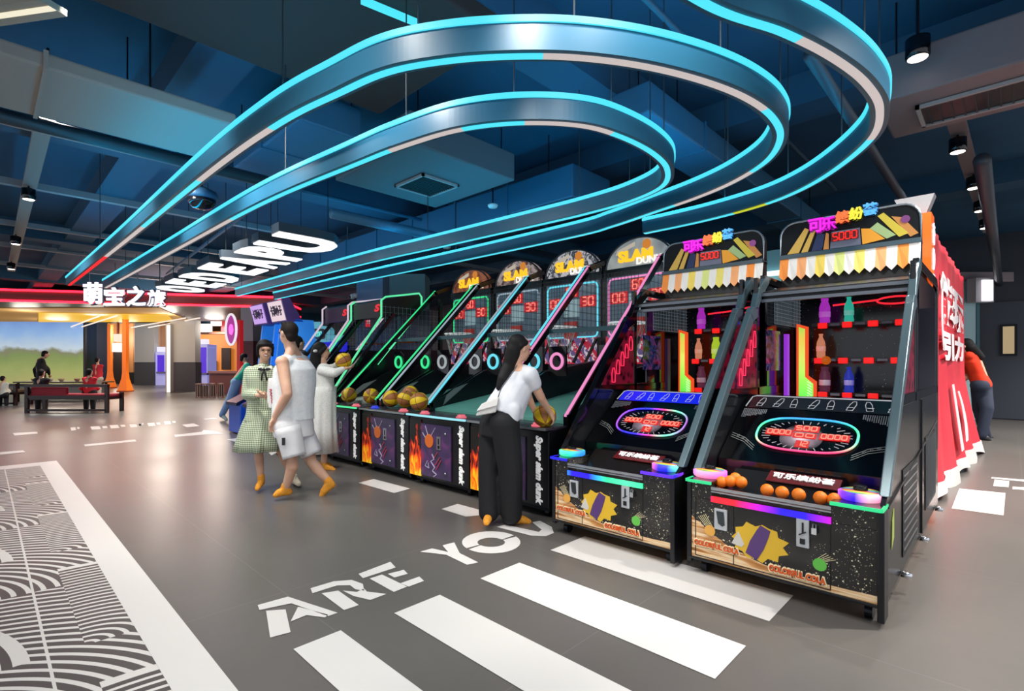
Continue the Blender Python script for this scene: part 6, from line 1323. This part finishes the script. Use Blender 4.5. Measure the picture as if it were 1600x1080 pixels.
blob('blouse', [('c', sN+UP*.01, sF+UP*.01, .07, .066), tors([(815, 586, D3+.1, .165, .095), (807, 602, D3+.09, .19, .125), (797, 622, D3+.07, .19, .14), (789, 640, D3+.05, .195, .15), (787, 648, D3+.04, .20, .155)], kA, kB), ('c', J(803, 640, D3-.1), J(801, 652, D3-.1), .06, .06), ('c', sN, sN.lerp(eN, .35), .072, .064), ('c', sF, sF.lerp(eF, .3), .07, .062), ('c', J(777, 626, D3+.1), J(766, 634, D3+.05), .08, .05)], .012, BL, T, 4, base)
TR = mat('trousers_black', '#0e0f14', .75)
blob('trousers', [tors([(785, 640, D3+.05, .15, .11), (781, 660, D3+.04, .175, .14), (779, 680, D3+.04, .175, .145)], kA, kf), ('c', hN, J(798, 735, D3-.05), .125, .105), ('c', J(798, 735, D3-.05), J(799, 803, D3+.0), .105, .092), ('c', hF, J(765, 735, D3+.08), .125, .10), ('c', J(765, 735, D3+.08), J(764, 800, D3+.02), .10, .088)], .012, TR, T, 4, base)
sock('sock', aN, tN, (0, 0, .02), T, base, .93); sock('sock', aF, tF, (0, 0, .02), T, base, .93)
bb = J(763, 640, D3-.12); t = thing('handbag', 'white flap shoulder bag hanging at the hip of the woman in black trousers', 'bag', bb)
blob('bag_body', [('p', [J(742, 651, D3-.12), J(775, 645, D3-.14), J(779, 622, D3-.14), J(752, 633, D3-.12)], FW*.09)], .01, mat('bag_leather_white', '#dcdad6', .4), t, 3, bb)
m = MB(); m.prism([p-bb for p in [J(744, 643, D3-.135), J(777, 634, D3-.155), J(779, 621, D3-.15), J(752, 632, D3-.13)]], FW*.1); m.build('bag_flap', mat('bag_leather_flap', '#e8e6e2', .35), t, bevel=.006)
MB().tube([p-bb for p in catmull([J(777, 625, D3-.1), J(784, 606, D3-.10), J(797, 588, D3-.07), J(808, 571, D3+.03)], 6)], .005, 6).build('strap', mat('strap_grey', '#5a5a60', .4), t)
basketball(J(851, 650, D3+.26), .105, 'orange and yellow basketball in the hands of the woman in black trousers', (.3, .9, 1.2))
# ---- smaller figures: a general standing or bending figure from a few picture points
def figure(label, d, pts, top, bottom, hairm=HAIR, hf=None, s=1.0, shoe='#303034', vox=.016, seated=False, sleeve=True, name='person', longhair=False):
    P = {k: J(v[0], v[1], d+(v[2] if len(v) > 2 else 0)) for k, v in pts.items()}; base = Vector((P['base'].x, P['base'].y, 0)); T = person(label, base); hf = hf or FW
    hc = P['head']; f_, l_, u_ = basis(hf); B_ = (l_, f_, u_)
    ch = P['chest']; hp = P['hip']; sh = P.get('shdir', None); side = (UP.cross(Vector(hf)).normalized())*.17*s
    sA, sB = ch+side+UP*.06*s, ch-side+UP*.06*s
    eA, wA, eB, wB = P['ea'], P['wa'], P['eb'], P['wb']
    bf = Vector(hf); bf.z = 0; bf.normalize(); sd = UP.cross(bf); axis_ = (ch-hp); tr = lambda g: ('l', [(ch+UP*.10*s, sd, bf, .07*s+g, .05*s+g), (ch+UP*.06*s, sd, bf, .15*s+g, .08*s+g), (ch-UP*.04*s, sd, bf, .165*s+g, .10*s+g), (hp.lerp(ch, .45), sd, bf, .14*s+g, .095*s+g), (hp+UP*.04*s, sd, bf, .155*s+g, .11*s+g), (hp-UP*.03*s, sd, bf, .15*s+g, .11*s+g)])
    sp = [tr(0), *head(hc, hf, s)]+[('c', hc-UP*.07*s, ch+UP*.1*s, .05*s, .055*s), ('c', sA, sB, .055*s, .055*s), ('c', ch, hp, .12*s, .12*s)]+limb(sA, eA, wA, (.05*s, .04*s, .036*s, .026*s))+limb(sB, eB, wB, (.05*s, .04*s, .036*s, .026*s))
    dA = (wA-eA).normalized(); dB = (wB-eB).normalized(); sp += hand(wA, dA, -side, UP*.3+FW*.3, .5, s)+hand(wB, dB, side, UP*.3+FW*.3, .5, s)
    hA, hB = hp+side*.55, hp-side*.55
    sp += leg_s(hA, P['ka'], P['aa'], s)+leg_s(hB, P['kb'], P['ab'], s)+foot_s(P['aa'], P['ta'], s)+foot_s(P['ab'], P['tb'], s)
    b_ = blob('body', sp, vox*.75, SKIN, T, 2, base); face_parts(b_, hc, hf, base, s)
    hs = [('e', hc+u_*.034*s-f_*.024*s, (.082*s, .094*s, .09*s), B_), ('e', hc-u_*.03*s-f_*.05*s, (.075*s, .052*s, .07*s), B_)]
    if longhair: hs.append(('c', hc-f_*.06*s-u_*.04*s, ch-f_*.11*s+UP*.02, .085*s, .06*s))
    blob('hair', hs, vox*.8, hairm, T, 2, base)
    blob('shirt', [('c', sA, sB, .068*s, .068*s), tr(.02*s), ('c', sA, sA.lerp(eA, .75 if not sleeve else 1), .066*s, .06*s), ('c', sB, sB.lerp(eB, .75 if not sleeve else 1), .066*s, .06*s)]+([('c', eA, eA.lerp(wA, .85), .055*s, .045*s), ('c', eB, eB.lerp(wB, .85), .055*s, .045*s)] if sleeve else []), vox, top, T, 3, base)
    blob('trousers', [('c', hA, hB, .125*s, .125*s), ('c', hA, P['ka'], .118*s, .09*s), ('c', P['ka'], P['aa'], .088*s, .07*s), ('c', hB, P['kb'], .118*s, .09*s), ('c', P['kb'], P['ab'], .088*s, .07*s)], vox, bottom, T, 3, base)
    for a_, t_ in (('aa', 'ta'), ('ab', 'tb')): blob('shoe', [(k[0], *k[1:3], *(x*1.22 for x in k[3:])) for k in foot_s(P[a_], P[t_], s)], vox*.8, mat('shoe_'+shoe[1:], shoe, .5), T, 2, base)
    return T
JEANS = mat('jeans_light_blue', '#88a8d8', .8); JEAND = mat('jeans_dark', '#2c3448', .8); TEALS = mat('shirt_teal', '#2fc0a4', .8); BLKC = mat('cloth_black', '#1c1a20', .8); REDC = mat('cloth_red', '#d02838', .8)
RST = NT('shirt_orange_red', rough=.8); RST.base(RST.ramp(RST.xyz()[2], [(0, '#f03810'), (1, '#f03810')])); RST = RST.m
figure('woman in teal top and light blue jeans leaning over the blue arcade machine', 12.6, dict(base=(352, 655), head=(382, 560, .1), chest=(386, 575), hip=(369, 598), ea=(392, 592, .2), wa=(402, 600, .2), eb=(392, 590, -.1), wb=(402, 598, -.05), ka=(367, 625, .1), aa=(370, 650, .1), ta=(378, 656, .1), kb=(360, 622, -.1), ab=(347, 648, -.1), tb=(354, 656, -.15)), TEALS, JEANS, hf=RT*.8+FW*.5-UP*.3, s=.98, shoe='#b8c8c0')
figure('person in dark clothes mostly hidden behind the man in the tank top', 7.75, dict(base=(462, 710), head=(466, 537), chest=(462, 560), hip=(458, 615), ea=(470, 590, .2), wa=(478, 600, .3), eb=(456, 590, .2), wb=(466, 604, .35), ka=(462, 660, .1), aa=(460, 703, .1), ta=(450, 708, 0), kb=(455, 660, -.1), ab=(445, 703, -.05), tb=(435, 709, -.1)), BLKC, BLKC, hf=RT*.5+FW*.8, s=1.0)
figure('girl in orange-red T-shirt and dark jeans leaning behind the red banner, back turned', 9.3, dict(base=(1540, 686), head=(1508, 541), chest=(1518, 562), hip=(1533, 602), ea=(1502, 585, .2), wa=(1497, 575, .35), eb=(1510, 590, .1), wb=(1500, 600, .3), ka=(1530, 640, .15), aa=(1540, 680, .15), ta=(1550, 686, .2), kb=(1542, 638, -.1), ab=(1534, 680, -.1), tb=(1545, 687, -.15)), RST, JEAND, hf=-RT*.6+FW*.8-UP*.2, s=1.12, vox=.016, sleeve=False, longhair=True)
st = figure('man in a dark jacket standing at the far table before the meadow screen', 17.5, dict(base=(66, 632), head=(71, 554), chest=(64, 566), hip=(64, 592), ea=(75, 577, .1), wa=(77, 586, .3), eb=(54, 578, .1), wb=(56, 590, .2), ka=(67, 610, .1), aa=(68, 628, .1), ta=(69, 631, .3), kb=(61, 610, .1), ab=(61, 628, .1), tb=(60, 631, .3)), BLKC, BLKC, hf=FW*.7+RT*.5-UP*.3, s=1.06, vox=.03)
def seated(label, px, py, d, shirt, s=1.0, lower=None, facing=None):
    hf = facing or FW
    k = 804/d
    return figure(label, d, dict(base=(px, HOR+1.35*k), head=(px, py), chest=(px, py+.26*k*s), hip=(px, py+.62*k*s), ea=(px+.26*k*s, py+.50*k*s, .1), wa=(px+.12*k*s, py+.58*k*s, .38), eb=(px-.26*k*s, py+.50*k*s, .1), wb=(px-.12*k*s, py+.58*k*s, .38),
                                 ka=(px+.1*k, py+.66*k*s, .45), aa=(px+.1*k, HOR+1.28*k, .45), ta=(px+.1*k, HOR+1.33*k, .6), kb=(px-.1*k, py+.66*k*s, .45), ab=(px-.1*k, HOR+1.28*k, .45), tb=(px-.1*k, HOR+1.33*k, .6)), shirt, lower or BLKC, hf=hf, s=s, vox=.03)
seated('person in dark clothes sitting on the bench with red cushions, back turned', 65, 583, 14.9, BLKC, 1.0)
seated('person in a red jacket sitting on the bench beside the one in dark clothes', 140, 582, 15.0, REDC, .95)
seated('child in a pale top sitting on the other bench by the low table', 5, 592, 16.4, mat('cloth_pale', '#d8d8cc', .8), .8)
figure('child in a red top standing beside the navy column', 18.5, dict(base=(153, 626), head=(152, 563), chest=(153, 574), hip=(153, 592), ea=(159, 583, .1), wa=(159, 590, .2), eb=(147, 583, .1), wb=(147, 590, .2), ka=(155, 608, .1), aa=(155, 622, .1), ta=(155, 625, .25), kb=(151, 608, .1), ab=(151, 622, .1), tb=(151, 625, .25)), REDC, mat('cloth_cream', '#c8b8a8', .8), hf=FW, s=.85, vox=.03)
# ------------------------------------------------------------------ groups of repeats
GR = {'basketball_machine': 'basketball machines in a row', 'bottle_shooting_machine': 'bottle shooting machines', 'basketball': 'basketballs', 'light_rail': 'cyan light rails',
      'track_light': 'can lights', 'drum_stool': 'drum stools by the counter', 'orange_pillar': 'orange pillars', 'grey_column': 'grey columns', 'claw_machine': 'claw machines', 'dish': 'dishes on the low table',
      'kids_arcade_machine': 'blue arcade machines', 'ceiling_pipe': 'ceiling pipes', 'air_duct': 'air ducts', 'vent_grille': 'vent grilles', 'wooden_bench': 'wooden benches', 'smoke_detector': 'smoke detectors', 'plastic_ball': 'orange plastic balls', 'light_track': 'light tracks', 'white_column': 'columns behind the machine row'}
for o in list(COL.objects):
    k = o.name.split('.')[0]
    if o.parent is None and k in GR and o.get('label'): o['group'] = GR[k]
